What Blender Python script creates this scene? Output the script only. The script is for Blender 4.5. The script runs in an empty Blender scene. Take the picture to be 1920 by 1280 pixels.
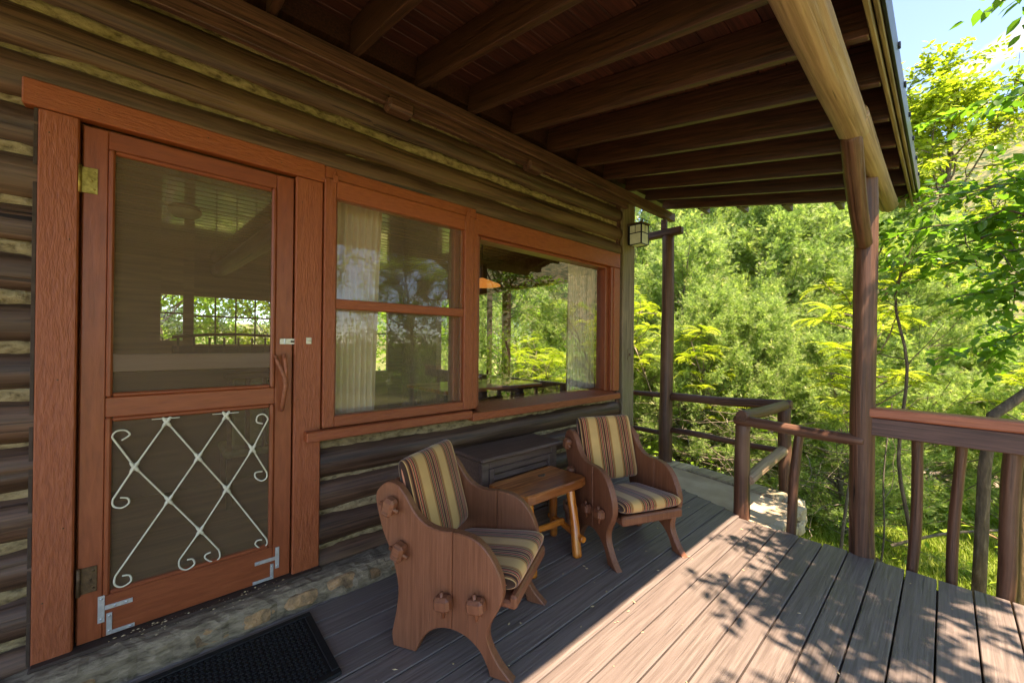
import bpy, bmesh, math, random
import numpy as np
from mathutils import Vector, Matrix, Quaternion

scene = bpy.context.scene
COL = scene.collection
rnd = random.Random(7)

# ------------------------------------------------------------------ camera
cam_d = bpy.data.cameras.new('camera')
cam = bpy.data.objects.new('camera', cam_d); COL.objects.link(cam); scene.camera = cam
cam_d.sensor_width = 36.0; cam_d.lens = 730 / 1920 * 36; cam_d.clip_start = 0.02; cam_d.clip_end = 3000
YAW, PITCH, ROLL = math.radians(48.05), math.radians(0.24), math.radians(0.56)
_F = Vector((math.cos(YAW), -math.sin(YAW), 0)); _R = Vector((math.sin(YAW), math.cos(YAW), 0)); _U = Vector((0, 0, 1))
def _tow(x, y, z):
    x, y = math.cos(ROLL) * x - math.sin(ROLL) * y, math.sin(ROLL) * x + math.cos(ROLL) * y
    y, z = math.cos(PITCH) * y + math.sin(PITCH) * z, -math.sin(PITCH) * y + math.cos(PITCH) * z
    return _R * x + _U * y + _F * z
_r, _u, _f = _tow(1, 0, 0), _tow(0, 1, 0), _tow(0, 0, 1)
m = Matrix.Identity(4)
for i in range(3):
    m[i][0], m[i][1], m[i][2] = _r[i], _u[i], -_f[i]
m[0][3], m[1][3], m[2][3] = 0.0, 2.3, 1.36
cam.matrix_world = m

# ------------------------------------------------------------------ world, sun, exposure
SUN = Vector((-0.12, 0.378, 1.0)).normalized()
EL = math.asin(SUN.z); AZ = math.atan2(SUN.x, SUN.y)
world = bpy.data.worlds.new('World'); scene.world = world; world.use_nodes = True
wn, wl = world.node_tree.nodes, world.node_tree.links
wn.clear()
sky = wn.new('ShaderNodeTexSky'); sky.sky_type = 'NISHITA'; sky.sun_disc = False
sky.sun_elevation = EL; sky.sun_rotation = AZ; sky.altitude = 2200; sky.air_density = 0.9; sky.dust_density = 0.3; sky.ozone_density = 1.6
tc = wn.new('ShaderNodeTexCoord')
mp = wn.new('ShaderNodeMapping'); mp.inputs['Scale'].default_value = (2.2, 3.4, 5.5); mp.inputs['Location'].default_value = (0.62, 0.3, 0.15)
nz = wn.new('ShaderNodeTexNoise'); nz.inputs['Scale'].default_value = 1.1; nz.inputs['Detail'].default_value = 9; nz.inputs['Roughness'].default_value = 0.55
rp = wn.new('ShaderNodeValToRGB'); rp.color_ramp.elements[0].position = 0.70; rp.color_ramp.elements[1].position = 0.85
mx = wn.new('ShaderNodeMixRGB'); mx.inputs[2].default_value = (2.1, 2.13, 2.2, 1)
bg = wn.new('ShaderNodeBackground'); bg.inputs['Strength'].default_value = 0.142
wo = wn.new('ShaderNodeOutputWorld')
# the white cloud that stands over the hillside
_d0 = Vector((1.605, 0.098, 0.774)).normalized(); _ca = Vector((0.065, 0.06, 0.065)); _ca = (_ca - _d0 * _ca.dot(_d0)).normalized(); _cb = _d0.cross(_ca)
sq = []
for _ax, _w in ((_ca, 0.10), (_cb, 0.024)):
    su = wn.new('ShaderNodeVectorMath'); su.operation = 'SUBTRACT'; su.inputs[1].default_value = _d0; wl.new(tc.outputs['Generated'], su.inputs[0])
    dt_ = wn.new('ShaderNodeVectorMath'); dt_.operation = 'DOT_PRODUCT'; dt_.inputs[1].default_value = _ax / _w; wl.new(su.outputs[0], dt_.inputs[0])
    pp = wn.new('ShaderNodeMath'); pp.operation = 'POWER'; pp.inputs[1].default_value = 2; wl.new(dt_.outputs['Value'], pp.inputs[0]); sq.append(pp)
sm = wn.new('ShaderNodeMath'); sm.operation = 'ADD'; wl.new(sq[0].outputs[0], sm.inputs[0]); wl.new(sq[1].outputs[0], sm.inputs[1])
nz2 = wn.new('ShaderNodeTexNoise'); nz2.inputs['Scale'].default_value = 9.0; nz2.inputs['Detail'].default_value = 10; nz2.inputs['Roughness'].default_value = 0.6; wl.new(tc.outputs['Generated'], nz2.inputs['Vector'])
cm = wn.new('ShaderNodeMath'); cm.operation = 'MULTIPLY_ADD'; cm.inputs[1].default_value = 3.2; cm.inputs[2].default_value = -0.95; wl.new(nz2.outputs['Fac'], cm.inputs[0])
cs = wn.new('ShaderNodeMath'); cs.operation = 'SUBTRACT'; wl.new(cm.outputs[0], cs.inputs[0]); wl.new(sm.outputs[0], cs.inputs[1])
rp2 = wn.new('ShaderNodeValToRGB'); rp2.color_ramp.elements[0].position = 0.0; rp2.color_ramp.elements[1].position = 0.85; wl.new(cs.outputs[0], rp2.inputs[0])
mx2 = wn.new('ShaderNodeMixRGB'); mx2.inputs[2].default_value = (2.1, 2.13, 2.2, 1)
wl.new(tc.outputs['Generated'], mp.inputs['Vector']); wl.new(mp.outputs[0], nz.inputs['Vector']); wl.new(nz.outputs['Fac'], rp.inputs[0])
wl.new(rp.outputs[0], mx.inputs[0]); wl.new(sky.outputs[0], mx.inputs[1]); wl.new(rp2.outputs[0], mx2.inputs[0]); wl.new(mx.outputs[0], mx2.inputs[1]); wl.new(mx2.outputs[0], bg.inputs[0]); wl.new(bg.outputs[0], wo.inputs[0])
sun_d = bpy.data.lights.new('sun', 'SUN'); sun_d.energy = 4.2; sun_d.angle = math.radians(0.53); sun_d.color = (1.0, 0.92, 0.80)
sun = bpy.data.objects.new('sun', sun_d); COL.objects.link(sun)
sun.rotation_euler = (-SUN).to_track_quat('-Z', 'Y').to_euler(); sun.location = (0, 6, 12)
vs = scene.view_settings; vs.view_transform = 'Standard'; vs.look = 'None'; vs.exposure = 2.26; vs.gamma = 1.0; vs.use_curve_mapping = False
vs.use_white_balance = True; vs.white_balance_temperature = 7700; vs.white_balance_tint = 16   # the camera was balanced for the warm shade of the porch
cy = scene.cycles
cy.use_denoising = True; cy.max_bounces = 10; cy.diffuse_bounces = 5; cy.glossy_bounces = 4; cy.transmission_bounces = 4; cy.transparent_max_bounces = 12
cy.sample_clamp_indirect = 6.0; cy.caustics_reflective = False; cy.caustics_refractive = False

# ------------------------------------------------------------------ materials
def new_mat(name):
    mt = bpy.data.materials.new(name); mt.use_nodes = True
    nt = mt.node_tree; nt.nodes.clear()
    out = nt.nodes.new('ShaderNodeOutputMaterial')
    return mt, nt.nodes, nt.links, out
def N(nodes, t, **kw):
    n = nodes.new(t)
    for k, v in kw.items():
        if k in n.inputs: n.inputs[k].default_value = v
        else: setattr(n, k, v)
    return n
def ramp(nodes, stops, interp='LINEAR'):
    r = nodes.new('ShaderNodeValToRGB'); cr = r.color_ramp; cr.interpolation = interp
    while len(cr.elements) < len(stops): cr.elements.new(0.5)
    for e, (p, c) in zip(cr.elements, stops):
        e.position = p; e.color = (*c, 1) if len(c) == 3 else c
    return r
def coords(nodes, links, scale, jitter=True, rot=None):
    t = nodes.new('ShaderNodeTexCoord'); mpn = nodes.new('ShaderNodeMapping')
    mpn.inputs['Scale'].default_value = scale
    if jitter:
        oi = nodes.new('ShaderNodeObjectInfo')
        mu = N(nodes, 'ShaderNodeVectorMath', operation='SCALE'); cb = nodes.new('ShaderNodeCombineXYZ')
        for k in range(3): links.new(oi.outputs['Random'], cb.inputs[k])
        links.new(cb.outputs[0], mu.inputs[0]); mu.inputs['Scale'].default_value = 57.3
        ad = N(nodes, 'ShaderNodeVectorMath', operation='ADD')
        links.new(t.outputs['Object'], ad.inputs[0]); links.new(mu.outputs[0], ad.inputs[1])
        links.new(ad.outputs[0], mpn.inputs['Vector'])
    else:
        links.new(t.outputs['Object'], mpn.inputs['Vector'])
    return mpn.outputs[0]
def wood(name, dark, light, axis='X', fine=26.0, rough=0.6, bump=0.35, spot=None, spot_amt=0.5, crack=0.0, vary=0.25, spec=0.4, along=1.3, coat=0.0):
    mt, n, l, out = new_mat(name)
    sc = {'X': (along, fine, fine), 'Y': (fine, along, fine), 'Z': (fine, fine, along)}[axis]
    v = coords(n, l, sc)
    g = N(n, 'ShaderNodeTexNoise', Scale=1.0, Detail=7.0, Roughness=0.62, Distortion=0.5); l.new(v, g.inputs['Vector'])
    r = ramp(n, [(0.36, dark), (0.64, light)]); l.new(g.outputs['Fac'], r.inputs[0])
    col = r.outputs[0]
    v2 = coords(n, l, tuple(2.0 if a > 5 else 0.9 for a in sc))
    g2 = N(n, 'ShaderNodeTexNoise', Scale=1.6, Detail=5.0, Roughness=0.6); l.new(v2, g2.inputs['Vector'])
    if spot:
        rs = ramp(n, [(0.48, (0, 0, 0)), (0.66, (spot_amt,) * 3)]); l.new(g2.outputs['Fac'], rs.inputs[0])
        mxn = n.new('ShaderNodeMixRGB'); l.new(rs.outputs[0], mxn.inputs[0]); l.new(col, mxn.inputs[1]); mxn.inputs[2].default_value = (*spot, 1)
        col = mxn.outputs[0]
    # per-piece value change
    oi = n.new('ShaderNodeObjectInfo'); mr = N(n, 'ShaderNodeMapRange'); mr.inputs['To Min'].default_value = 1 - vary; mr.inputs['To Max'].default_value = 1 + vary
    l.new(oi.outputs['Random'], mr.inputs['Value'])
    hs = n.new('ShaderNodeHueSaturation'); l.new(mr.outputs[0], hs.inputs['Value']); l.new(col, hs.inputs['Color']); col = hs.outputs[0]
    hgt = g.outputs['Fac']
    if crack:
        sc3 = tuple(0.55 * a if a > 5 else 0.5 * a for a in sc)
        v3 = coords(n, l, sc3)
        vo = N(n, 'ShaderNodeTexNoise', Scale=1.0, Detail=3.0, Roughness=0.5, Distortion=0.8); l.new(v3, vo.inputs['Vector'])
        rc = ramp(n, [(0.30, (0, 0, 0)), (0.345, (1, 1, 1))]); l.new(vo.outputs['Fac'], rc.inputs[0])
        mm = N(n, 'ShaderNodeMixRGB', blend_type='MULTIPLY'); mm.inputs[0].default_value = crack
        l.new(col, mm.inputs[1]); l.new(rc.outputs[0], mm.inputs[2]); col = mm.outputs[0]
        mh = N(n, 'ShaderNodeMath', operation='MULTIPLY'); l.new(hgt, mh.inputs[0]); l.new(rc.outputs[0], mh.inputs[1]); hgt = mh.outputs[0]
    b = N(n, 'ShaderNodeBump', Strength=bump, Distance=0.004); l.new(hgt, b.inputs['Height'])
    p = N(n, 'ShaderNodeBsdfPrincipled', Roughness=rough); p.inputs['Specular IOR Level'].default_value = spec
    if coat: p.inputs['Coat Weight'].default_value = coat; p.inputs['Coat Roughness'].default_value = 0.04 if 'ceiling' in name else 0.12
    rr = N(n, 'ShaderNodeMapRange'); rr.inputs['To Min'].default_value = rough - 0.12; rr.inputs['To Max'].default_value = min(1, rough + 0.15)
    l.new(g2.outputs['Fac'], rr.inputs['Value']); l.new(rr.outputs[0], p.inputs['Roughness'])
    l.new(col, p.inputs['Base Color']); l.new(b.outputs[0], p.inputs['Normal']); l.new(p.outputs[0], out.inputs[0])
    return mt
def noisy(name, stops, scale=8.0, detail=8.0, rough=0.85, bump=0.4, dist=0.01, stretch=(1, 1, 1), metal=0.0, spec=0.3, vary=0.0):
    mt, n, l, out = new_mat(name)
    v = coords(n, l, stretch)
    g = N(n, 'ShaderNodeTexNoise', Scale=scale, Detail=detail, Roughness=0.62, Distortion=0.2); l.new(v, g.inputs['Vector'])
    r = ramp(n, stops); l.new(g.outputs['Fac'], r.inputs[0]); col = r.outputs[0]
    if vary:
        oi = n.new('ShaderNodeObjectInfo'); mr = N(n, 'ShaderNodeMapRange'); mr.inputs['To Min'].default_value = 1 - vary; mr.inputs['To Max'].default_value = 1 + vary
        l.new(oi.outputs['Random'], mr.inputs['Value'])
        hs = n.new('ShaderNodeHueSaturation'); l.new(mr.outputs[0], hs.inputs['Value']); l.new(col, hs.inputs['Color']); col = hs.outputs[0]
    b = N(n, 'ShaderNodeBump', Strength=bump, Distance=dist); l.new(g.outputs['Fac'], b.inputs['Height'])
    p = N(n, 'ShaderNodeBsdfPrincipled', Roughness=rough, Metallic=metal); p.inputs['Specular IOR Level'].default_value = spec
    l.new(col, p.inputs['Base Color']); l.new(b.outputs[0], p.inputs['Normal']); l.new(p.outputs[0], out.inputs[0])
    return mt
def leafy(name, stops, trans=0.45, rough=0.45, tgain=1.25):
    mt, n, l, out = new_mat(name)
    at = n.new('ShaderNodeAttribute'); at.attribute_name = 'tint'
    r = ramp(n, stops); l.new(at.outputs['Fac'], r.inputs[0])
    p = N(n, 'ShaderNodeBsdfPrincipled', Roughness=rough); p.inputs['Specular IOR Level'].default_value = 0.35
    t = n.new('ShaderNodeBsdfTranslucent')
    mg = N(n, 'ShaderNodeMixRGB', blend_type='MULTIPLY'); mg.inputs[0].default_value = 1; mg.inputs[2].default_value = (tgain * 0.98, tgain * 1.12, tgain * 0.55, 1)
    l.new(r.outputs[0], p.inputs['Base Color']); l.new(r.outputs[0], mg.inputs[1]); l.new(mg.outputs[0], t.inputs['Color'])
    ms = n.new('ShaderNodeMixShader'); ms.inputs[0].default_value = trans
    l.new(p.outputs[0], ms.inputs[1]); l.new(t.outputs[0], ms.inputs[2]); l.new(ms.outputs[0], out.inputs[0])
    return mt

M = {}
M['paint_x'] = noisy('red_brown_paint_x', [(0.30, (0.210, 0.046, 0.014)), (0.5, (0.270, 0.062, 0.019)), (0.70, (0.315, 0.080, 0.028)), (0.78, (0.32, 0.095, 0.04)), (0.795, (0.46, 0.27, 0.18))], 95, 12, rough=0.46, bump=0.9, dist=0.006, stretch=(0.2, 1, 1), vary=0.05, spec=0.45)
M['paint_z'] = noisy('red_brown_paint_z', [(0.30, (0.210, 0.046, 0.014)), (0.5, (0.270, 0.062, 0.019)), (0.70, (0.315, 0.080, 0.028)), (0.78, (0.32, 0.095, 0.04)), (0.795, (0.46, 0.27, 0.18))], 95, 12, rough=0.46, bump=0.9, dist=0.006, stretch=(1, 1, 0.2), vary=0.05, spec=0.45)
M['door_x'] = noisy('door_paint_x', [(0.30, (0.175, 0.038, 0.013)), (0.5, (0.225, 0.051, 0.017)), (0.72, (0.275, 0.069, 0.025)), (0.79, (0.30, 0.08, 0.03)), (0.805, (0.42, 0.22, 0.14))], 60, 12, rough=0.4, bump=0.3, dist=0.004, stretch=(0.14, 1, 1), vary=0.03, spec=0.45)
M['door_z'] = noisy('door_paint_z', [(0.30, (0.175, 0.038, 0.013)), (0.5, (0.225, 0.051, 0.017)), (0.72, (0.275, 0.069, 0.025)), (0.79, (0.30, 0.08, 0.03)), (0.805, (0.42, 0.22, 0.14))], 60, 12, rough=0.4, bump=0.3, dist=0.004, stretch=(1, 1, 0.14), vary=0.03, spec=0.45)
M['log'] = wood('dark_stained_log', (0.040, 0.019, 0.011), (0.125, 0.062, 0.038), 'X', 62, 0.50, 0.9, spot=(0.15, 0.085, 0.045), spot_amt=0.4, crack=0.75, vary=0.28, along=1.6)
M['chink'] = noisy('lime_chinking', [(0.34, (0.10, 0.068, 0.035)), (0.46, (0.25, 0.18, 0.095)), (0.66, (0.38, 0.285, 0.16))], 34, rough=0.95, bump=1.0, dist=0.02, stretch=(0.6, 1, 1))
M['pole_x'] = wood('brown_log_pole', (0.048, 0.019, 0.010), (0.130, 0.054, 0.029), 'X', 66, 0.48, 0.9, spot=(0.21, 0.115, 0.070), spot_amt=0.4, crack=0.9, vary=0.12, along=1.6)
M['beam_log'] = wood('weathered_beam_log', (0.185, 0.112, 0.062), (0.37, 0.245, 0.155), 'X', 56, 0.55, 1.0, spot=(0.34, 0.25, 0.14), spot_amt=0.5, crack=0.95, vary=0.05, along=1.3)
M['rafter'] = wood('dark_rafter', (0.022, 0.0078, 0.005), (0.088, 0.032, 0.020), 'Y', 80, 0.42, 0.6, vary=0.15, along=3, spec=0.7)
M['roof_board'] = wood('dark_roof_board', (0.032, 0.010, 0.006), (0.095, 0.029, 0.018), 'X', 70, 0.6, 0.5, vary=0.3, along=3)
M['ledger'] = wood('ledger_board', (0.035, 0.014, 0.010), (0.155, 0.066, 0.046), 'X', 80, 0.55, 0.6, vary=0.1, along=3)
M['fascia'] = wood('mossy_fascia', (0.08, 0.055, 0.025), (0.27, 0.20, 0.095), 'X', 80, 0.6, 0.6, vary=0.15, along=3)
M['gutter'] = noisy('dark_drip_edge', [(0.3, (0.012, 0.015, 0.02)), (0.7, (0.03, 0.035, 0.045))], 6, rough=0.35, bump=0.05, metal=0.6)
M['corner'] = wood('mossy_corner_board', (0.085, 0.058, 0.036), (0.25, 0.175, 0.11), 'Z', 70, 0.6, 0.6, spot=(0.17, 0.145, 0.06), spot_amt=0.6, vary=0.05, along=3)
M['deck'] = wood('grey_brown_deck_board', (0.108, 0.079, 0.065), (0.205, 0.158, 0.134), 'X', 80, 0.5, 0.7, spot=(0.154, 0.115, 0.097), spot_amt=0.7, crack=0.4, vary=0.10, along=2.6, spec=0.5)
M['deck_end'] = wood('deck_rim', (0.09, 0.06, 0.05), (0.17, 0.12, 0.1), 'Y', 26, 0.7, 0.4)
M['chair'] = wood('brown_chair_paint', (0.150, 0.050, 0.022), (0.215, 0.077, 0.037), 'Z', 85, 0.42, 0.5, spot=(0.25, 0.098, 0.052), spot_amt=0.35, crack=0.3, vary=0.08, along=4)
M['cabinet'] = wood('cabinet_brown', (0.080, 0.046, 0.034), (0.145, 0.086, 0.066), 'X', 85, 0.45, 0.35, vary=0.08, along=4)
M['table'] = wood('varnished_pine', (0.26, 0.058, 0.010), (0.72, 0.24, 0.06), 'X', 40, 0.3, 0.3, spot=(0.12, 0.03, 0.008), spot_amt=0.65, crack=0.4, vary=0.05, coat=0.5, along=2.0)
M['table_leg'] = wood('varnished_leg', (0.36, 0.085, 0.008), (0.80, 0.25, 0.035), 'X', 40, 0.25, 0.4, spot=(0.13, 0.035, 0.008), spot_amt=0.6, vary=0.08, coat=0.8, along=3)
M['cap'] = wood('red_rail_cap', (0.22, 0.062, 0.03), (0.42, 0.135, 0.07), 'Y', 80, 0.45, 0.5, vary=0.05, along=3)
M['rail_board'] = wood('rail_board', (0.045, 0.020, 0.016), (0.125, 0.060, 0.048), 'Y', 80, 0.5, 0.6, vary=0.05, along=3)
M['timber'] = wood('weathered_timber', (0.22, 0.17, 0.10), (0.45, 0.36, 0.23), 'Y', 20, 0.75, 0.5, crack=0.5)
M['slab'] = noisy('sandy_slab', [(0.25, (0.36, 0.26, 0.16)), (0.55, (0.50, 0.38, 0.25)), (0.8, (0.58, 0.46, 0.32))], 3.5, rough=0.9, bump=0.3)
M['stone'] = noisy('fieldstone', [(0.30, (0.09, 0.055, 0.032)), (0.47, (0.26, 0.155, 0.080)), (0.58, (0.40, 0.215, 0.10)), (0.75, (0.46, 0.35, 0.24))], 16, rough=0.9, bump=1.0, dist=0.02, vary=0.45)
M['stone_pale'] = noisy('pale_masonry', [(0.25, (0.30, 0.22, 0.14)), (0.55, (0.52, 0.42, 0.29)), (0.8, (0.62, 0.53, 0.4))], 7, rough=0.9, bump=0.9, dist=0.02, vary=0.15)
M['mortar'] = noisy('sill_mortar', [(0.32, (0.10, 0.072, 0.046)), (0.48, (0.22, 0.165, 0.108)), (0.68, (0.33, 0.25, 0.165))], 40, rough=0.95, bump=1.0, dist=0.02, stretch=(0.3, 1, 1))
M['debris'] = noisy('crumb_of_mortar', [(0.3, (0.30, 0.2, 0.1)), (0.7, (0.6, 0.45, 0.27))], 30, rough=0.95)
M['dark'] = noisy('dark_threshold', [(0.3, (0.03, 0.018, 0.012)), (0.7, (0.065, 0.038, 0.026))], 20, rough=0.7)
M['rubber'] = noisy('black_rubber', [(0.3, (0.005, 0.0048, 0.0046)), (0.7, (0.013, 0.012, 0.011))], 60, rough=0.65, bump=0.6, dist=0.004)
M['steel'] = noisy('galvanised_steel', [(0.3, (0.45, 0.46, 0.48)), (0.7, (0.66, 0.67, 0.70))], 40, rough=0.42, bump=0.1, metal=0.75)
M['brass'] = noisy('tarnished_brass', [(0.3, (0.16, 0.10, 0.02)), (0.6, (0.42, 0.30, 0.08))], 50, rough=0.45, bump=0.2, metal=0.7)
M['rust'] = noisy('brown_hinge', [(0.3, (0.06, 0.035, 0.02)), (0.7, (0.15, 0.09, 0.045))], 50, rough=0.55, bump=0.3, metal=0.5)
M['bone'] = noisy('cream_metal', [(0.3, (0.50, 0.46, 0.34)), (0.7, (0.68, 0.64, 0.52))], 60, rough=0.45, bump=0.1)
M['branch'] = wood('red_branch', (0.20, 0.055, 0.025), (0.36, 0.11, 0.05), 'X', 60, 0.5, 0.5, along=8)
M['clay'] = noisy('terracotta', [(0.3, (0.28, 0.11, 0.06)), (0.7, (0.42, 0.19, 0.11))], 18, rough=0.85, bump=0.2)
M['curtain'] = noisy('cream_curtain', [(0.3, (0.74, 0.58, 0.43)), (0.7, (0.86, 0.69, 0.53))], 30, rough=0.9, bump=0.1, stretch=(6, 6, 0.6))
M['room_wall'] = wood('room_pine_wall', (0.16, 0.085, 0.038), (0.30, 0.17, 0.08), 'X', 18, 0.5, 0.2, along=1)
M['room_ceiling'] = wood('varnished_ceiling', (0.15, 0.085, 0.05), (0.34, 0.20, 0.125), 'X', 40, 0.16, 0.15, along=1.2, vary=0.2, spec=0.8, coat=1.0)
M['room_floor'] = wood('room_floor', (0.10, 0.05, 0.025), (0.2, 0.1, 0.05), 'X', 18, 0.35, 0.1)
M['counter'] = wood('reflection_paled_counter', (0.74, 0.46, 0.34), (0.84, 0.56, 0.43), 'X', 12, 0.4, 0.05)  # pinkish top, its colour paled to stand in for a bright reflection
M['dark_wood'] = wood('dark_furniture', (0.04, 0.022, 0.014), (0.09, 0.05, 0.03), 'X', 20, 0.45, 0.1)
M['green_seat'] = noisy('green_cushion', [(0.3, (0.12, 0.13, 0.06)), (0.7, (0.2, 0.21, 0.1))], 20, rough=0.95)
M['fixture'] = noisy('ceiling_fixture', [(0.3, (0.5, 0.46, 0.36)), (0.7, (0.6, 0.56, 0.45))], 10, rough=0.4)
M['pendant'] = noisy('orange_shade', [(0.3, (0.62, 0.22, 0.05)), (0.7, (0.75, 0.3, 0.08))], 10, rough=0.4)
M['pendant'].node_tree.nodes['Principled BSDF'].inputs['Emission Color'].default_value = (1.0, 0.36, 0.08, 1); M['pendant'].node_tree.nodes['Principled BSDF'].inputs['Emission Strength'].default_value = 0.12   # the lamp is lit
M['bark'] = noisy('grey_bark', [(0.25, (0.06, 0.045, 0.032)), (0.55, (0.15, 0.105, 0.07)), (0.75, (0.33, 0.25, 0.17))], 34, rough=0.95, bump=1.0, dist=0.02, stretch=(1, 1, 0.25))
M['bark_warm'] = noisy('tan_bark', [(0.25, (0.14, 0.085, 0.04)), (0.6, (0.30, 0.19, 0.09)), (0.85, (0.42, 0.28, 0.14))], 14, rough=0.95, bump=1.0, dist=0.02, stretch=(1, 1, 0.25))
M['twig'] = noisy('grey_twig', [(0.25, (0.10, 0.075, 0.055)), (0.6, (0.24, 0.19, 0.14)), (0.85, (0.4, 0.33, 0.26))], 18, rough=0.95, bump=0.5)
M['juniper'] = leafy('juniper_sprays', [(0.0, (0.10, 0.16, 0.045)), (0.45, (0.27, 0.36, 0.12)), (0.8, (0.45, 0.51, 0.20)), (1.0, (0.60, 0.57, 0.32))], 0.52, 0.6, 1.4)
M['broad'] = leafy('broad_leaves', [(0.0, (0.09, 0.18, 0.018)), (0.5, (0.19, 0.32, 0.03)), (1.0, (0.34, 0.46, 0.06))], 0.5, 0.38, 1.5)
M['broad_near'] = leafy('overhanging_leaves', [(0.0, (0.055, 0.12, 0.016)), (0.5, (0.10, 0.20, 0.024)), (1.0, (0.18, 0.30, 0.035))], 0.52, 0.34, 1.7)
M['yellow'] = leafy('yellow_green_leaves', [(0.0, (0.17, 0.23, 0.02)), (0.5, (0.34, 0.39, 0.04)), (1.0, (0.50, 0.52, 0.08))], 0.5, 0.45, 1.25)
M['cover'] = leafy('ground_leaves', [(0.0, (0.10, 0.19, 0.016)), (0.5, (0.24, 0.38, 0.03)), (1.0, (0.42, 0.52, 0.06))], 0.4, 0.5, 1.3)
M['grass'] = leafy('lawn_blades', [(0.0, (0.13, 0.18, 0.025)), (0.5, (0.24, 0.32, 0.04)), (1.0, (0.42, 0.42, 0.12))], 0.4, 0.5, 1.2)
M['ground'] = noisy('lawn_soil', [(0.25, (0.10, 0.11, 0.03)), (0.5, (0.20, 0.21, 0.06)), (0.75, (0.34, 0.28, 0.15))], 1.2, 10, rough=0.95, bump=0.6, dist=0.05)
M['drive'] = noisy('pinkish_gravel', [(0.25, (0.30, 0.20, 0.15)), (0.6, (0.45, 0.32, 0.25)), (0.85, (0.55, 0.43, 0.35))], 3, 10, rough=0.95, bump=0.4)
M['hill'] = noisy('scrubby_hillside', [(0.42, (0.030, 0.050, 0.018)), (0.50, (0.075, 0.085, 0.03)), (0.55, (0.15, 0.13, 0.055)), (0.70, (0.19, 0.16, 0.08))], 0.5, 14, rough=0.95, bump=0.5, dist=1.0)

def stripes():
    mt, n, l, out = new_mat('striped_cushion_fabric')
    t = n.new('ShaderNodeTexCoord'); sp = n.new('ShaderNodeSeparateXYZ'); l.new(t.outputs['Object'], sp.inputs[0])
    ad = N(n, 'ShaderNodeMath', operation='ADD'); ad.inputs[1].default_value = 10 + 0.0925 * 1
    dv = N(n, 'ShaderNodeMath', operation='DIVIDE'); dv.inputs[1].default_value = 0.172
    fr = N(n, 'ShaderNodeMath', operation='FRACT')
    l.new(sp.outputs['X'], ad.inputs[0]); l.new(ad.outputs[0], dv.inputs[0]); l.new(dv.outputs[0], fr.inputs[0])
    G1, G2, BK, RU, PK, BR, TN = (0.55, 0.315, 0.115), (0.38, 0.165, 0.048), (0.042, 0.020, 0.012), (0.36, 0.070, 0.032), (0.50, 0.19, 0.11), (0.18, 0.070, 0.028), (0.48, 0.28, 0.11)
    st = [(0.0, G1), (0.16, G2), (0.22, BR), (0.245, BK), (0.275, TN), (0.295, BK), (0.32, RU), (0.355, PK), (0.375, BK), (0.42, TN), (0.44, BR), (0.475, BK), (0.525, RU), (0.55, TN), (0.57, BK), (0.60, PK), (0.625, RU), (0.66, BK), (0.69, TN), (0.71, BR), (0.745, G2), (0.80, G1)]
    r = ramp(n, st, 'CONSTANT'); l.new(fr.outputs[0], r.inputs[0])
    v = coords(n, l, (1, 1, 1), False)
    w = N(n, 'ShaderNodeTexNoise', Scale=420.0, Detail=2.0); l.new(v, w.inputs['Vector'])
    w2 = N(n, 'ShaderNodeTexNoise', Scale=9.0, Detail=3.0); l.new(v, w2.inputs['Vector'])
    mr = N(n, 'ShaderNodeMapRange'); mr.inputs['To Min'].default_value = 0.72; mr.inputs['To Max'].default_value = 1.25; l.new(w2.outputs['Fac'], mr.inputs['Value'])
    hs = n.new('ShaderNodeHueSaturation'); l.new(mr.outputs[0], hs.inputs['Value']); l.new(r.outputs[0], hs.inputs['Color'])
    b = N(n, 'ShaderNodeBump', Strength=0.35, Distance=0.002); l.new(w.outputs['Fac'], b.inputs['Height'])
    p = N(n, 'ShaderNodeBsdfPrincipled', Roughness=0.9); p.inputs['Specular IOR Level'].default_value = 0.15; p.inputs['Sheen Weight'].default_value = 0.2
    l.new(hs.outputs[0], p.inputs['Base Color']); l.new(b.outputs[0], p.inputs['Normal']); l.new(p.outputs[0], out.inputs[0])
    return mt
M['stripe'] = stripes()
def glass(name, f0=0.09, tint=(0.93, 0.95, 0.92)):
    mt, n, l, out = new_mat(name)
    lw = N(n, 'ShaderNodeLayerWeight', Blend=0.5); pw_ = N(n, 'ShaderNodeMath', operation='POWER'); pw_.inputs[1].default_value = 5.0
    l.new(lw.outputs['Facing'], pw_.inputs[0])
    mr = N(n, 'ShaderNodeMapRange'); mr.inputs['To Min'].default_value = f0; mr.inputs['To Max'].default_value = 1.0; l.new(pw_.outputs[0], mr.inputs['Value'])
    t = n.new('ShaderNodeBsdfTransparent'); t.inputs[0].default_value = (*tint, 1)
    g = N(n, 'ShaderNodeBsdfGlossy', Roughness=0.0)
    ms = n.new('ShaderNodeMixShader'); l.new(mr.outputs[0], ms.inputs[0]); l.new(t.outputs[0], ms.inputs[1]); l.new(g.outputs[0], ms.inputs[2]); l.new(ms.outputs[0], out.inputs[0])
    return mt
M['glass'] = glass('window_glass', 0.20)
M['glass_sash'] = glass('sash_glass', 0.09)
M['glass_thin'] = glass('clear_glass', 0.07)
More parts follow.
